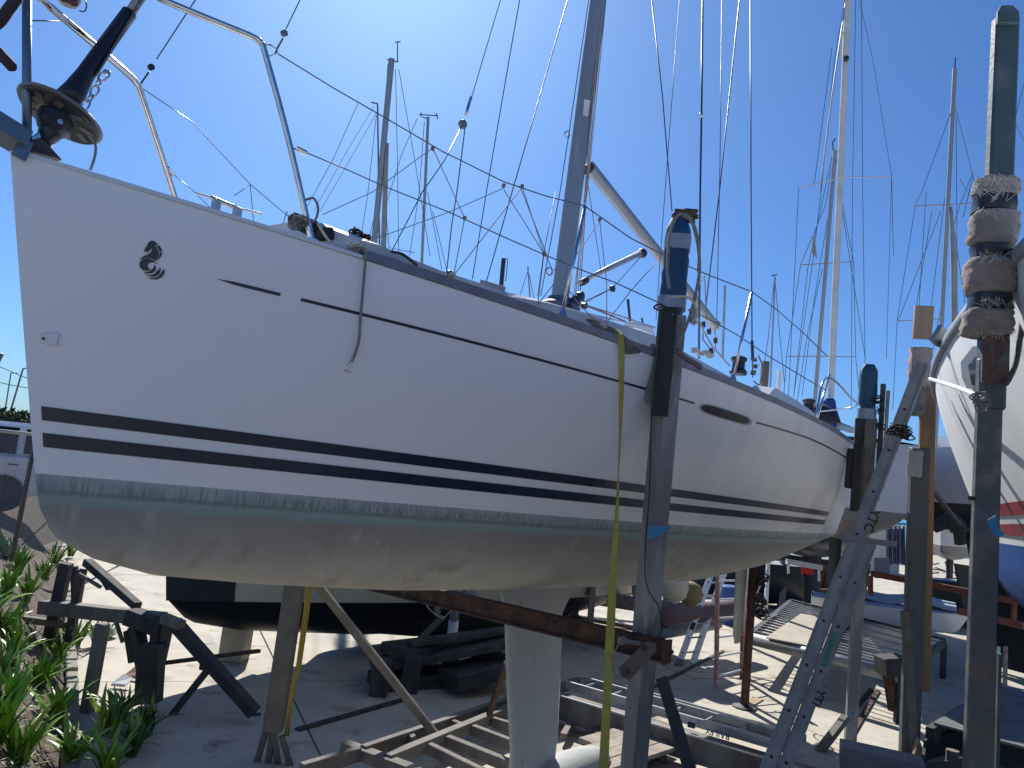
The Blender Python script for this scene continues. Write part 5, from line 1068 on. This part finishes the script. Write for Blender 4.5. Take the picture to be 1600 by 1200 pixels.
for k in range(2600):
    t = U(4.5, 15); o_ = U(.0, 2.6); p = edge_pt(t)[0]; q = edge_pt(t+.4)[0]; dd = nrm(q-p); P = p+A(-dd[1], dd[0], 0)*o_; P = A(P[0], P[1], UP*(1-math.exp(-(max(o_, 0)/.75)**1.6))+.045)
    a = U(0, 6.28); t_ = A(math.cos(a), math.sin(a), U(-.1, .3))*U(.03, .12); g = nrm(np.cross(t_, A(0, 0, 1)))*.008; gc.add([P-g, P+g, P+t_+g*.4, P+t_-g*.4], [(0, 1, 2, 3)])
single('leaf_litter', gc, dry_leaf, 'dry brown leaf litter scattered over the bank soil', 'leaf litter', kind='stuff')
twg = root('bare_twig', 'dark bare twig ends poking in at the top left corner', 'twig', at(-160, -20, 1.6))
for P in ([(-160, -20), (-60, 60), (-8, 40), (14, 14), (30, -8)], [(-60, 60), (-15, 72), (5, 90), (22, 108)]): part('stem', MB().tube(curve([at(a, b, 1.6) for a, b in P], 6), [.012]*((len(P)-1)*6)+[.007], 7), mat('twig_bark', (.05, .035, .045), .9), twg, smooth=True)
print('left ok')

# ------------------------------------------------------------------ ladders and gear on the yard to the right of the keel
def ladder(name, label, a0, a1, b0, b1, nr, m=alu, rw=.085, rt=.022, group=None, side=None, mr=None, base=None):
    """two rails a0-a1 and b0-b1 with nr rungs"""
    a0, a1, b0, b1 = map(lambda v: np.asarray(v, float), (a0, a1, b0, b1)); r = root(name, label, 'ladder', base if base is not None else (a0+b0)/2, group); ac = nrm((b0-a0)); dl = nrm(a1-a0); up_ = nrm(np.cross(ac, dl)); up_ = up_ if up_[2] > 0 or abs(up_[2]) < .3 else -up_
    for p, q, k in ((a0, a1, 1), (b0, b1, -1)):
        mm = MB(); mm.beam(p, q, rt*.3, rw, up_); mm.beam(p+up_*(rw/2)+ac*k*rt/2, q+up_*(rw/2)+ac*k*rt/2, rt, .004, up_); mm.beam(p-up_*(rw/2)+ac*k*rt/2, q-up_*(rw/2)+ac*k*rt/2, rt, .004, up_); part('rail', mm, m, r)
    for i in range(nr): t = (i+.5)/nr; part('rung', MB().tube([a0+(a1-a0)*t, b0+(b1-b0)*t], .016, 8), mr or m, r)
    return r
zl = .42
n0, n1 = gnd(884, 1070, zl), gnd(1236, 1172, zl); ldr = nrm(n1-n0); acr = nrm(A(-ldr[1], ldr[0], 0)); acr = acr if acr[1] > 0 else -acr
Lw = np.linalg.norm(n1-n0)
lyl = ladder('extension_ladder', 'long aluminium ladder lying nearest the camera on the yard behind the padded post', n0, n1, n0+acr*.42, n1+acr*.42, int(Lw/.34), alu, .09, .03, 'ladders lying on the yard')
P = n0+ldr*Lw*.90-acr*.006+A(0, 0, .036); part('lettering', text_mb('BAILEY', gnd(1141, 1152, zl)-acr*.01+A(0, 0, .028), -ldr, A(0, 0, -1), .085, .004), mat('dull_print', (.09, .10, .12), .6), lyl)
part('badge', MB().beam(gnd(1075, 1131, zl)-acr*.012, gnd(1087, 1134, zl)-acr*.012, .004, .06), navy, lyl)
z2 = .22; m0, m1 = gnd(890, 1048, z2+.12), gnd(1212, 1130, z2+.12)
m0 = n0+acr*.62+ldr*.1-A(0, 0, .12); m1 = m0+ldr*(Lw*.93)
ladder('extension_ladder', 'second aluminium ladder lying just beyond the lettered one', m0, m1, m0+acr*.40, m1+acr*.40, int(Lw/.34), alu, .08, .028, 'ladders lying on the yard')
wirep('hook', curve([m0+ldr*2.2+A(0, 0, .05), m0+ldr*2.4+acr*.2+A(0, 0, .22), m0+ldr*2.1+acr*.4+A(0, 0, .2)]), 2, alu, lyl)
c0, c1 = n0-acr*.17-A(0, 0, .20), n1-acr*.17-A(0, 0, .20)
sb = root('steel_box_beam', 'long grey steel box beam with rust streaks under the lying ladders', 'steel beam', c0)
part('box_section', MB().beam(c0-ldr*.1, c1+ldr*.6, .22, .26), mat('streaked_steel', (.20, .20, .19), .7, .2, col2=(.14, .11, .10), scale=3, mix=(.45, .6), col3=(.19, .12, .09), scale3=5, mix3=(.6, .68), stretch=(1, 1, .3), bump=.3), sb, bevel=.012)
part('top_lip', MB().beam(c0+A(0, 0, .135)-acr*.1, c1+ldr*.6+A(0, 0, .135)-acr*.1, .02, .02), alu, sb)
random.seed(31)
pl = root('plank_stack', 'low stack of weathered planks right of the bulb of the keel', 'planks', gnd(980, 1165))
for k in range(4):
    a = gnd(915+k*6, 1160+k*14, .2); b = gnd(1030+k*4, 1128+k*13, .2); part('plank', MB().beam(a, b, .19, .045), mat('bleached_plank', (.34, .29, .24), .85, col2=(.22, .19, .16), scale=5, bump=.5), pl, bevel=.005)
for k in range(2): part('bearer', MB().beam(gnd(930+k*75, 1140-k*20, .08), gnd(960+k*75, 1200-k*20, .08), .09, .14), wood, pl, bevel=.005)
for (a, b, l_) in (((880, 1150), (900, 1115), 'short timber offcut just right of the keel trailing edge'), ((875, 1180), (925, 1199), 'thin batten lying along the keel bulb')): single('timber_offcut', MB().beam(gnd(*a, .1), gnd(*b, .1), .07, .05), wood, l_, 'timber', bevel=.004)
# standing ladders
L0 = gnd(1060, 1040); dla = dep(L0)
la = root('leaning_ladder', 'white aluminium ladder leaning from the concrete up under the yacht hull', 'ladder', L0, 'ladders standing under the yacht stern')
Lt = at(1112, 895, dla+1.2); dd_ = nrm(Lt-L0); sdv = nrm(A(.75, .65, 0))
for o in (0, .42): 
    mm = MB(); mm.beam(L0+sdv*o, Lt+sdv*o+dd_*.6, .11, .025, tow); part('rail', mm, white_p, la)
for i in range(7): 
    c = L0+dd_*(.25+.3*i); rg = part('rung', MB().tube([c, c+sdv*.42], .016, 8), alu, la); part('rung_end', MB().lathe(c+tow*.012, tow, [(.02, 0), (.02, .004)], 8), black_plastic, rg)
part('sticker', MB().beam(L0+dd_*.95+tow*.016, L0+dd_*1.18+tow*.016, .07, .003, tow), mat('orange_label', (.55, .20, .10), .5), la)
part('sticker', MB().beam(L0+dd_*.72+tow*.016, L0+dd_*.88+tow*.016, .08, .003, tow), black_ink, la)
part('rubber_foot', MB().beam(L0-dd_*.02, L0+dd_*.12, .12, .05, tow), MATS['brown_plate'], la)
fa, fb2 = gnd(1118, 1073), gnd(1160, 1038); ta_, tb_ = at(1120, 893, dep(fa)+.5), at(1163, 893, dep(fa)+.62)
fb2 = gnd(1160, 1060)
sl_ = ladder('step_ladder', 'faded red and white step ladder standing behind the pale rudder', fa, ta_, fb2, tb_, 6, pink, .05, .06, 'ladders standing under the yacht stern', mr=white_p)
back = root('step_ladder_prop', None or 'thin rear frame of the red and white step ladder under the stern', 'ladder frame', gnd(1105, 1060)) if 0 else None
ps = gnd(1163, 1106); 
sp_ = root('rusty_pole_stand', 'rusty round pole on a small plate standing right of the rudder', 'prop', ps)
part('pole', MB().tube([ps, up(ps, 880)], .06, 12), rust, sp_, smooth=True); part('base', MB().lathe(ps, (0, 0, 1), [(.17, 0), (.17, .02), (.05, .05)], 12), dark_steel, sp_); part('pad', MB().beam(gnd(1165, 1104), gnd(1185, 1092), .15, .03), mat('small_board', (.38, .28, .18), .8), sp_)
lump('tangled_rope', [up(ps, 935)+A(.12, 0, 0), up(ps, 955)+A(.14, 0, 0), up(ps, 905)+A(.1, 0, 0)], .11, rope_dark, sp_, 8, seed=91)
wirep('white_cord', curve([at(1204, 880, 11), at(1188, 915, 11), at(1180, 945, 11), at(1192, 968, 11), at(1215, 960, 11)]), 2, rope_white, sp_)
rl = gnd(1030, 1066); single('floor_rail', MB().beam(gnd(1000, 1085), gnd(1130, 1018), .06, .05), dark_steel, 'dark steel channel on the concrete running behind the padded post', 'steel bar')
# slatted rack of steel bars at the right
zq = .72
q0, q1, q2, q3 = gnd(1172, 990, zq), gnd(1405, 1048, zq), gnd(1475, 1000, zq), gnd(1235, 938, zq)
rk = root('slatted_rack', 'long low rack of parallel steel bars standing on the sunlit concrete', 'rack', A(q0[0], q0[1], 0))
galv = mat('galvanised_tube', (.34, .36, .37), .5, .5, col2=(.26, .27, .28), scale=6)
part('front_tube', MB().tube([q0-A(0, 0, .08), q1-A(0, 0, .08)], .10, 12), galv, rk, smooth=True); part('back_beam', MB().beam(q3-A(0, 0, .05), q2-A(0, 0, .05), .10, .16), dark_steel, rk)
for k in range(17): t = (k+1)/18; part('slat', MB().beam(q0+(q3-q0)*t, q1+(q2-q1)*t, .035, .035), alu if k % 3 else grey_p, rk)
for p, q in ((q0, q3), (q1, q2), ((q0+q1)/2, (q3+q2)/2)): part('end_beam', MB().beam(p-A(0, 0, .05), q-A(0, 0, .05), .09, .12), dark_steel, rk)
for p in (q0, q1, q2, q3, (q0+q1)/2, (q2+q3)/2): part('leg', MB().beam(A(p[0], p[1], 0), p-A(0, 0, .06), .08, .08), dark_steel, rk)
for a, b in (((1245, 1006), (1290, 966)),): part('plywood_sheet', MB().beam(gnd(*a, zq+.03), gnd(*b, zq+.04), .95, .018), mat('plywood', (.40, .36, .28), .8, col2=(.32, .28, .22)), rk)
part('rack_head', MB().beam(at(1375, 1040, dep(q1)), at(1412, 1038, dep(q1)), .35, .25), dark_wood, rk, bevel=.01)
part('knee', MB().beam(at(1390, 1055, dep(q1)), at(1398, 1110, dep(q1)), .14, .12), rust, rk)
for (a, b, l_) in (((1362, 1078), (1290, 1160), 'rusty floor rail running diagonally below the slatted rack'), ((1372, 1080), (1330, 1150), 'thin black rail beside the rusty floor rail')): single('floor_rail', MB().beam(gnd(*a), gnd(*b), .07, .05), rust if 'rusty' in l_ else dark_steel, l_, 'steel bar')
single('concrete_sill', MB().beam(gnd(1312, 1176, .25), gnd(1442, 1205, .25), .35, .22), mat('sill', (.22, .22, .21), .8, bump=.3), 'grey sill beam across the bottom edge right of the ladder', 'beam', bevel=.01)
tr = root('black_trough', 'black open steel box with a short tube at the bottom right', 'steel box', gnd(1480, 1200))
for a, b, h in (((1445, 1172), (1515, 1150), .25), ((1440, 1215), (1530, 1195), .25), ((1445, 1172), (1440, 1215), .25)): p, q = gnd(*a, .12), gnd(*b, .12); part('side', MB().beam(p, q, .03, h), black_rub, tr)
part('tube', MB().tube([gnd(1488, 1192, .1), up(gnd(1488, 1192, .1), 1172)], .07, 12), wood, tr)
# timber deck at the bottom right corner
dkr = root('timber_deck', 'grey weathered plank deck in the bottom right corner beside the big post', 'deck', gnd(1590, 1150, .3))
u0, u1 = gnd(1553, 1072, .4), gnd(1720, 1110, .4); w0_ = gnd(1562, 1260, .4)
rr_ = nrm(u1-u0); vv = nrm(w0_-u0); vv = nrm(A(-rr_[1], rr_[0], 0)); vv = vv if vv[1] < 0 else -vv
for k in range(26): part('board', MB().beam(u0+vv*(.15*k), u0+vv*(.15*k)+rr_*3.2, .14, .03), mat('deck_board', (.16, .165, .165), .8, col2=(.10, .105, .11), scale=4, stretch=(1, 1, 1), bump=.5), dkr, bevel=.004)
part('edge_beam', MB().beam(u0-A(0, 0, .12)-vv*.1, u0-A(0, 0, .12)+vv*4, .09, .2), dark_wood, dkr)
for k in range(2):
    p = gnd(1558+k*12, 1072, .38); part('white_bracket', MB().beam(p, up(p, 1010), .05, .05), pink if k else white_p, dkr)

# white sailing dinghy with pale blue cover
hd = mkhull(gnd(1516, 985, .55), math.radians(-68), 3.5, .80, .34, .18, bow_up=.06, rake=.25, sterntap=.15)
hd.bow[2] = .50; dn = root('sailing_dinghy', 'small white dinghy with a pale blue cover beyond the slatted rack', 'dinghy', (0, 0, 0), None, M=hd.M)
weld(part('hull', hd.both(nu=24, nt=6, nb=6), white_gel, dn, smooth=True)); part('deck', hd.deck(n=16, camber=.10), pale_blue, dn, smooth=True)
for k, (a, b) in enumerate(((.2, .55), (.1, .8))): 
    rows = []
    for i in range(12): x = .3+2.7*i/11; y = hd.bs(x/hd.L, hd.bsp)*.45; rows.append([hd.W(x, s_*y*(1-k*.4)+k*.1, hd.sh(x)+.05+.10*math.sin(i*.5)**2+h_+k*.06) for s_, h_ in ((1, 0), (.5, .09), (0, .13), (-.5, .09), (-1, 0))])
    part('cover', MB().grid(rows), pale_blue, dn, smooth=True)
part('trestle', MB().beam(A(*hd.W(1.2, .4, 0)[:2], .15), A(*hd.W(1.2, -.5, 0)[:2], .15), .15, .3), dark_wood, dn)
# far yard: long red cradle beams and frames
def cradle(label, pts, m, d0, group='cradle frames across the far yard', name='boat_cradle'):
    b0 = at(*pts[0][0]); r = root(name, label, 'boat cradle', A(b0[0], b0[1], 0), group)
    for a, b, w_ in pts: part('beam', MB().beam(at(*a), at(*b), w_*a[2]/FPX, w_*a[2]/FPX), m, r)
    return r
cradle('orange red beam frame running behind the two right hand posts', [((1362, 896, 17), (1590, 940, 15), 9), ((1500, 955, 14), (1600, 978, 13), 10), ((1360, 900, 17), (1360, 930, 17), 6), ((1585, 940, 15), (1583, 975, 15), 6), ((1440, 911, 16.3), (1440, 950, 16.3), 4)], orange, 16)
hp = root('orange_hoop', 'bent orange tube hoop standing on the sunlit concrete', 'hoop stand', gnd(1508, 950)); dhp = dep(gnd(1508, 950)); part('tube', MB().tube(curve([at(a, b, dhp) for a, b in ((1499, 952), (1502, 932), (1506, 927), (1514, 928), (1517, 936), (1520, 958))], 5), .05, 7), orange, hp, smooth=True)
cradle('orange trestle legs beside the red crate under the far stern', [((1284, 886, 19), (1302, 888, 19), 8), ((1288, 890, 19), (1281, 920, 19), 2.5), ((1292, 890, 19), (1290, 920, 19), 2.5), ((1304, 893, 19), (1309, 912, 19), 2.5)], orange, 19)
cradle('long white beam on dark legs left of the red crate', [((1229, 877, 18), (1284, 887, 18), 8), ((1232, 880, 18), (1232, 896, 18), 3), ((1280, 889, 18), (1280, 908, 18), 3)], white_p, 18)
cradle('small triangular red trestle right of the grey stand', [((1305, 884, 20), (1318, 890, 20), 9), ((1308, 882, 20), (1312, 878, 20), 6)], mat('dark_red_paint', (.22, .04, .04), .6), 20)
rc = root('red_crate', 'bright red plastic crate standing on the far concrete', 'crate', gnd(1262, 900)); drc = 18.5; c = at(1262, 890, drc)
for i in range(4): part('side_slat', MB().beam(at(1254, 885+i*3.2, drc), at(1270, 887+i*3.2, drc), .03, .035), red_p, rc)
for x_ in (1254, 1262, 1270): part('corner', MB().beam(at(x_, 884, drc), at(x_, 898, drc), .04, .04), red_p, rc)
part('back_panel', MB().beam(at(1254, 888, drc+.3), at(1270, 890, drc+.3), .03, .2), red_p, rc)
single('white_dome', MB().lathe(at(1270, 862, 21), (0, 0, 1), [(.17, -.1), (.17, .0), (.13, .1), (.05, .15)], 16), white_p, 'white rounded tank lid on the dark pile beyond the crate', 'tank lid', smooth=True)
for k, (x_, yt, yb, w_, m_, l_) in enumerate(((1220, 874, 952, 10, steel_post, 'grey upright steel stand under the aft end of the yacht bottom'), (1301, 846, 950, 11, steel_post, 'grey upright steel stand with a square dark head below the stern'))):
    p = gnd(x_, yb); dpx = dep(p); r = root('boat_stand', l_, 'boat stand', p, 'upright stands beyond the yacht stern'); part('column', MB().beam(p, up(p, yt), w_*dpx/FPX, w_*dpx/FPX), m_, r, bevel=.01)
    part('head', MB().beam(up(p, yt+(3 if k else 2)), up(p, yt-7), (24 if k else 13)*dpx/FPX, (18 if k else 10)*dpx/FPX, tow), dark_steel, r, bevel=.01); part('foot', MB().beam(p-A(.3, 0, -.04), p+A(.3, 0, .04), .15, .08), dark_steel, r)
# low concrete wall bands and dark boats in the middle distance
wl_ = root('low_wall', 'low broken grey wall crossing behind the slatted rack', 'wall', gnd(1180, 950))
a_, b_ = gnd(1150, 925), gnd(1362, 968)
for k in range(9): p = a_+(b_-a_)*k/9; q = a_+(b_-a_)*(k+.96)/9; part('block', MB().beam(p+A(0, 0, .32), q+A(0, 0, .32), .3, .62+U(-.05, .05)), mat('wall_grey', (.17, .16, .15), .9, col2=(.11, .10, .10), scale=3, bump=.7), wl_, bevel=.02)
cradle('weathered trestle frames seen between the keel and the yellow strap', [((926, 918, 13), (921, 990, 13), 9), ((924, 915, 13), (885, 962, 13.5), 8), ((898, 925, 14), (1060, 945, 14), 8), ((992, 915, 14), (996, 960, 14), 9), ((942, 935, 14), (1060, 955, 13.6), 9), ((880, 940, 15), (925, 990, 13.2), 6), ((868, 985, 13.5), (925, 1000, 13), 7)], wood, 13)
cradle('dark steel trestle further back under the aft hull', [((870, 930, 17), (1060, 960, 17), 10), ((1040, 925, 17), (1040, 985, 17), 8), ((960, 925, 17), (955, 975, 17), 7), ((900, 925, 16.5), (900, 972, 16.5), 7), ((880, 960, 16), (1040, 990, 15.5), 6)], dark_wood, 17)
ib = root('inflatable_dinghy', 'grey and faded red inflatable dinghy lying under the aft hull', 'dinghy', gnd(1070, 985))
dib = 13.2; part('tube', MB().tube(curve([at(1030, 972, dib), at(1050, 960, dib), at(1085, 957, dib+.3), at(1120, 955, dib+.8), at(1150, 950, dib+1.4)], 5), [.08]+[.19]*19+[.12], 12), mat('faded_red_hypalon', (.15, .085, .085), .7, col2=(.11, .10, .105), scale=3), ib, smooth=True); part('floor_tube', MB().tube([at(1030, 985, dib+.2), at(1120, 970, dib+1)], .16, 10), grey_p, ib, smooth=True)
for (a, b, w_, m_, l_) in ((1055, 918, 22, cream, 'round cream fender shaped bundle under the aft hull'), (1079, 928, 18, mat('ochre_buoy', (.20, .165, .08), .8), 'ochre buoy hanging beside the cream bundle under the hull')):
    single('buoy', MB().lathe(at(a, b, 12.5), (0, 0, 1), [(.05, -w_*.0115), (w_*.0105, -w_*.006), (w_*.0115, .02), (w_*.009, w_*.008), (.04, w_*.0115)], 14), m_, l_, 'buoy', smooth=True)
for (a, b, h, l_) in ((1141, 925, 60, 'blue drum seen through the step ladder rungs'),): p = gnd(a, 975); single('blue_drum', MB().lathe(p, (0, 0, 1), [(.29, 0), (.30, .02), (.30, .45), (.31, .46), (.30, .48), (.30, .88), (.28, .9)], 20), mat('blue_drum_paint', (.02, .08, .30), .5), l_, 'drum')
# cluster of vertical tubes, cabinets, tables, dark timber toward the quay
tb = root('tube_bundle', 'bundle of dark blue vertical tubes standing by the ladder', 'tubes', gnd(1400, 905)); dtb = 24
for k in range(9): part('tube', MB().tube([at(1386+k*3.4, 880+(k % 3), dtb+.1*(k % 2)), at(1386+k*3.3, 822+(k % 2)*4, dtb)], .032, 7), blue_pipe if k % 3 else mat('slate_tube', (.12, .13, .15), .6), tb)
single('light_blue_tarp', MB().lathe(at(1408, 817, 24.5), (0, 0, 1), [(.45, -.06), (.42, .0), (.2, .08), (.02, .09)], 14), mat('cyan_tarp', (.06, .42, .60), .5), 'small light blue tarpaulin dome above the tube bundle', 'tarp')
single('grey_cabinet', MB().box8([at(1366, 903, 19), at(1390, 905, 19), at(1390, 905, 19.8), at(1366, 903, 19.8), at(1366, 871, 19), at(1391, 872, 19), at(1391, 872, 19.8), at(1366, 871, 19.8)]), mat('cabinet', (.20, .22, .29), .6), 'grey metal cabinet standing right of the leaning ladder', 'cabinet', bevel=.01)
single('timber_branch', MB().tube(curve([at(1441, 829, 12), at(1460, 824, 12), at(1475, 818, 12), at(1488, 812, 12), at(1497, 828, 12), at(1500, 850, 12)]), [.03]*14+[.10]*15+[.13]*15+[.13]*14+[.09]*13, 7), black_rub, 'dark bent bracket shape silhouetted against the sea behind the posts', 'bracket', smooth=True)
bx_ = root('white_bollards', 'two dark bollards with white tops standing on the far quay', 'bollards', gnd(1470, 866)); 
for a in (1468, 1479): part('post', MB().beam(at(a, 858, 34), at(a, 838, 34), .18, .18), black_rub, bx_); part('cap', MB().beam(at(a, 838, 34), at(a, 834, 34), .30, .12), white_p, bx_)
fq = root('floating_pontoon', 'grey pontoon strip along the quay edge against the sea', 'pontoon', at(1480, 864, 55)); part('deck_edge', MB().beam(at(1380, 856, 60), at(1530, 868, 55), 2.0, .4), grey_p, fq)
# a few dark hulls, piles and frames filling the middle distance under the boats
random.seed(13)
HS = [(1130, 905, 22, .9, navy, 'dark blue hull on the ground far behind the step ladder'), (1235, 858, 26, 1.0, black_af, 'black launch hull beyond the white dome'), (1560, 905, 20, 1.5, dark_steel, 'dark work boat hull behind the big right hand post'), (960, 925, 24, 1.2, mat('oxide_hull', (.12, .05, .045), .8), 'brown oxide hull seen through the trestle frames'), (1480, 880, 23, .9, mat('deep_green', (.015, .04, .05), .6), 'dark green boat between the ochre plank and the big post')]
for x_, y_, d_, f_, m_, l_ in HS:
    p = at(x_, y_, d_); hh = mkhull(A(p[0]-1.6, p[1]-.6, .35), math.radians(72), 4.6, .9, f_, .3, bow_up=.15, rake=.5); r = root('small_boat', l_, 'boat', (0, 0, 0), 'small boats about the far yard', M=hh.M); weld(part('hull', hh.both(nu=16, nt=5, nb=5), m_, r, smooth=True)); part('deck', hh.deck(n=10), grey_p, r)
    part('chock', MB().beam(A(*hh.W(2, 0, 0)[:2], .1)-hh.pt*.6, A(*hh.W(2, 0, 0)[:2], .1)+hh.pt*.6, .2, .25), wood, r)
random.seed(15)
cols = [dark_wood, dark_steel, rust, wood, steel_post, grey_p]
desc = [('dark timber', dark_wood), ('dark steel', dark_steel), ('rusty steel', rust), ('grey timber', wood)]
spots = [(1240, 872, 20), (1345, 880, 20), (1450, 890, 18), (1570, 985, 13), (1590, 925, 17), (1480, 905, 19), (1250, 900, 17)]
where = ['beyond the white dome', 'right of the grey upright stand', 'just right of the ochre plank', 'behind the timber deck corner', 'beyond the orange beam at the right edge', 'in front of the dark green boat', 'on the sunlit concrete left of the crate']
for k, ((x_, y_, d_), wh) in enumerate(zip(spots, where)):
    nm, m_ = desc[k % 4]; r = root('scrap_frame', f'low {nm} frame lying {wh}', 'scrap frame', gnd(x_, y_), 'low frames scattered over the far yard'); g_ = gnd(x_, y_)
    for j in range(7): a = g_+A(U(-1.1, 1.1), U(-.9, .9), U(.05, .5)); b = a+nrm(A(U(-1, 1), U(-.5, .5), U(-.15, .15)))*U(.7, 1.8); b[2] = max(b[2], .04); part('bar', MB().beam(a, b, .07, .07), m_, r)
# building with terracotta ribbed roof on the far shore side
bl = root('harbour_shed', 'low building with a terracotta ribbed roof far behind the stern posts', 'building', A(*at(1390, 700, 44)[:2], 0)); 
r0, r1, r2, r3 = at(1362, 712, 43), at(1412, 716, 43), at(1404, 670, 47), at(1374, 668, 47)
part('roof', MB().prism([r0, r1, r2, r3], A(0, 0, -.15)), terra, bl)
for k in range(9): t = (k+.5)/9; part('roof_rib', MB().beam(r0+(r1-r0)*t+A(0, 0, .05), r3+(r2-r3)*t+A(0, 0, .05), .07, .10), mat('pale_rib', (.45, .40, .38), .6), bl)
for p, q in ((r0, r1), (r1, r2), (r2, r3), (r3, r0)): part('wall', MB().prism([p-A(0, 0, .2), q-A(0, 0, .2), A(q[0], q[1], 0), A(p[0], p[1], 0)], A(.05, .1, 0)), cream, bl)
# masts of yachts standing behind the main hull
def far_yacht(label, foot, head, wpx, d_, spreads=(), wires=(), sensor=None, col=(.5, .5, .5), L=9., wl=2.3, az=.62, extra=None):
    p = at(*foot, d_); h = mkhull(A(p[0]-math.sin(az)*L*.42, p[1]-math.cos(az)*L*.42, wl), az, L, 1.4, 1.0, .6, sterntap=.25); r = boat('sailing_yacht', label, 'sailboat', h, bands([(0, (.05, .06, .09)), (wl, col)]), 'yachts standing ashore in the yard')
    rig(r, foot, head, wpx, spreads, wires, d_, sensor=sensor); return r
y1 = far_yacht('yacht hidden behind the bow, its thick mast head topped by a wind sensor', (576, 470), (612, 92), 9.5, 24, (), (((618, 108), (621, 250), (623, 400)), ((606, 100), (594, 300), (570, 400)), ((623, 108), (648, 250), (672, 400)), ((560, 160), (520, 250), (470, 340)), ((585, 165), (540, 240), (490, 330)), ((588, 180), (575, 300), (560, 400)), ((592, 170), (535, 270), (500, 330))), (((621, 96), (621, 66)), ((617, 66), (626, 65)), ((605, 93), (622, 97))))
part('furled_sail', MB().tube([at(606, 224, 24), at(603, 260, 24), at(597, 460, 24)], [.04, .075, .10], 8), grey_p, y1)
far_yacht('yacht hidden behind the hull, with a thin plain mast carrying a horizontal wind vane', (656, 480), (669, 183), 4.6, 27, (), (((652, 185), (628, 240), (600, 330)), ((663, 190), (655, 300), (640, 400)), ((676, 330), (700, 430)), ((668, 300), (690, 420))), (((655, 179), (684, 181)), ((658, 176), (658, 183)), ((682, 177), (684, 186)), ((660, 183), (670, 186))))
far_yacht('yacht hidden behind the yacht, with a short slim mast left of the grey main mast', (832, 520), (825, 422), 2.4, 40, (), (((824, 425), (810, 470)), ((826, 425), (835, 470))), (((825, 422), (825, 416)),))
far_yacht('yacht astern with a grey mast and two pairs of dark spreaders', (1272, 640), (1305, 235), 6.2, 20, (((1251, 414), (1288, 412)), ((1288, 412), (1334, 409)), ((1229, 557), (1278, 557)), ((1278, 557), (1337, 558))), (((1303, 240), (1290, 320), (1251, 414), (1229, 557), (1223, 640)), ((1306, 240), (1318, 330), (1334, 409), (1337, 558), (1345, 640)), ((1300, 245), (1262, 420), (1240, 620)), ((1285, 420), (1262, 520), (1245, 630)), ((1300, 300), (1272, 470), (1253, 620))), (((1302, 235), (1301, 222)), ((1301, 222), (1306, 216))))
y5 = far_yacht('yacht astern carrying a very thin mast with tiny masthead vane, left of the spreaders', (1202, 640), (1211, 432), 2.6, 34, (), (((1211, 436), (1218, 520), (1226, 600)), ((1210, 436), (1200, 530), (1190, 600))), (((1206, 431), (1214, 429)),))
part('pennant', MB().prism([at(a, b, 19) for a, b in ((1271, 365), (1267, 393), (1277, 404), (1274, 380))], A(0, .02, 0)), grey_p, y5)
far_yacht('far yacht at the right, showing a short furler', (1489, 640), (1487, 325), 3.0, 30, (), (((1487, 330), (1500, 420), (1520, 560)), ((1500, 280), (1530, 330), (1545, 380)), ((1520, 270), (1500, 320), (1488, 360)), ((1600, 130), (1585, 190), (1600, 220)), ((1557, 215), (1520, 275), (1505, 340))), None)
for (x0_, y0_, x1_, y1_, d_, l_, w_) in ((1196, 565, 1190, 640, 16, 'weathered wooden post top just astern of the main shrouds', 10), (1218, 578, 1216, 640, 20, 'pale short lamp standard among the far masts', 5)):
    p = at(x1_, y1_, d_); single('far_post', MB().beam(A(p[0], p[1], 0), at(x0_, y0_, d_), w_*d_/FPX, w_*d_/FPX), wood if w_ > 6 else white_p, l_, 'post')
lamp(594, 470, 590, 162, (580, 160), 60, 'tall street lamp with a short bent head left of the thick far mast', .09)
# thin overhead lines at the far right
print('all ok')
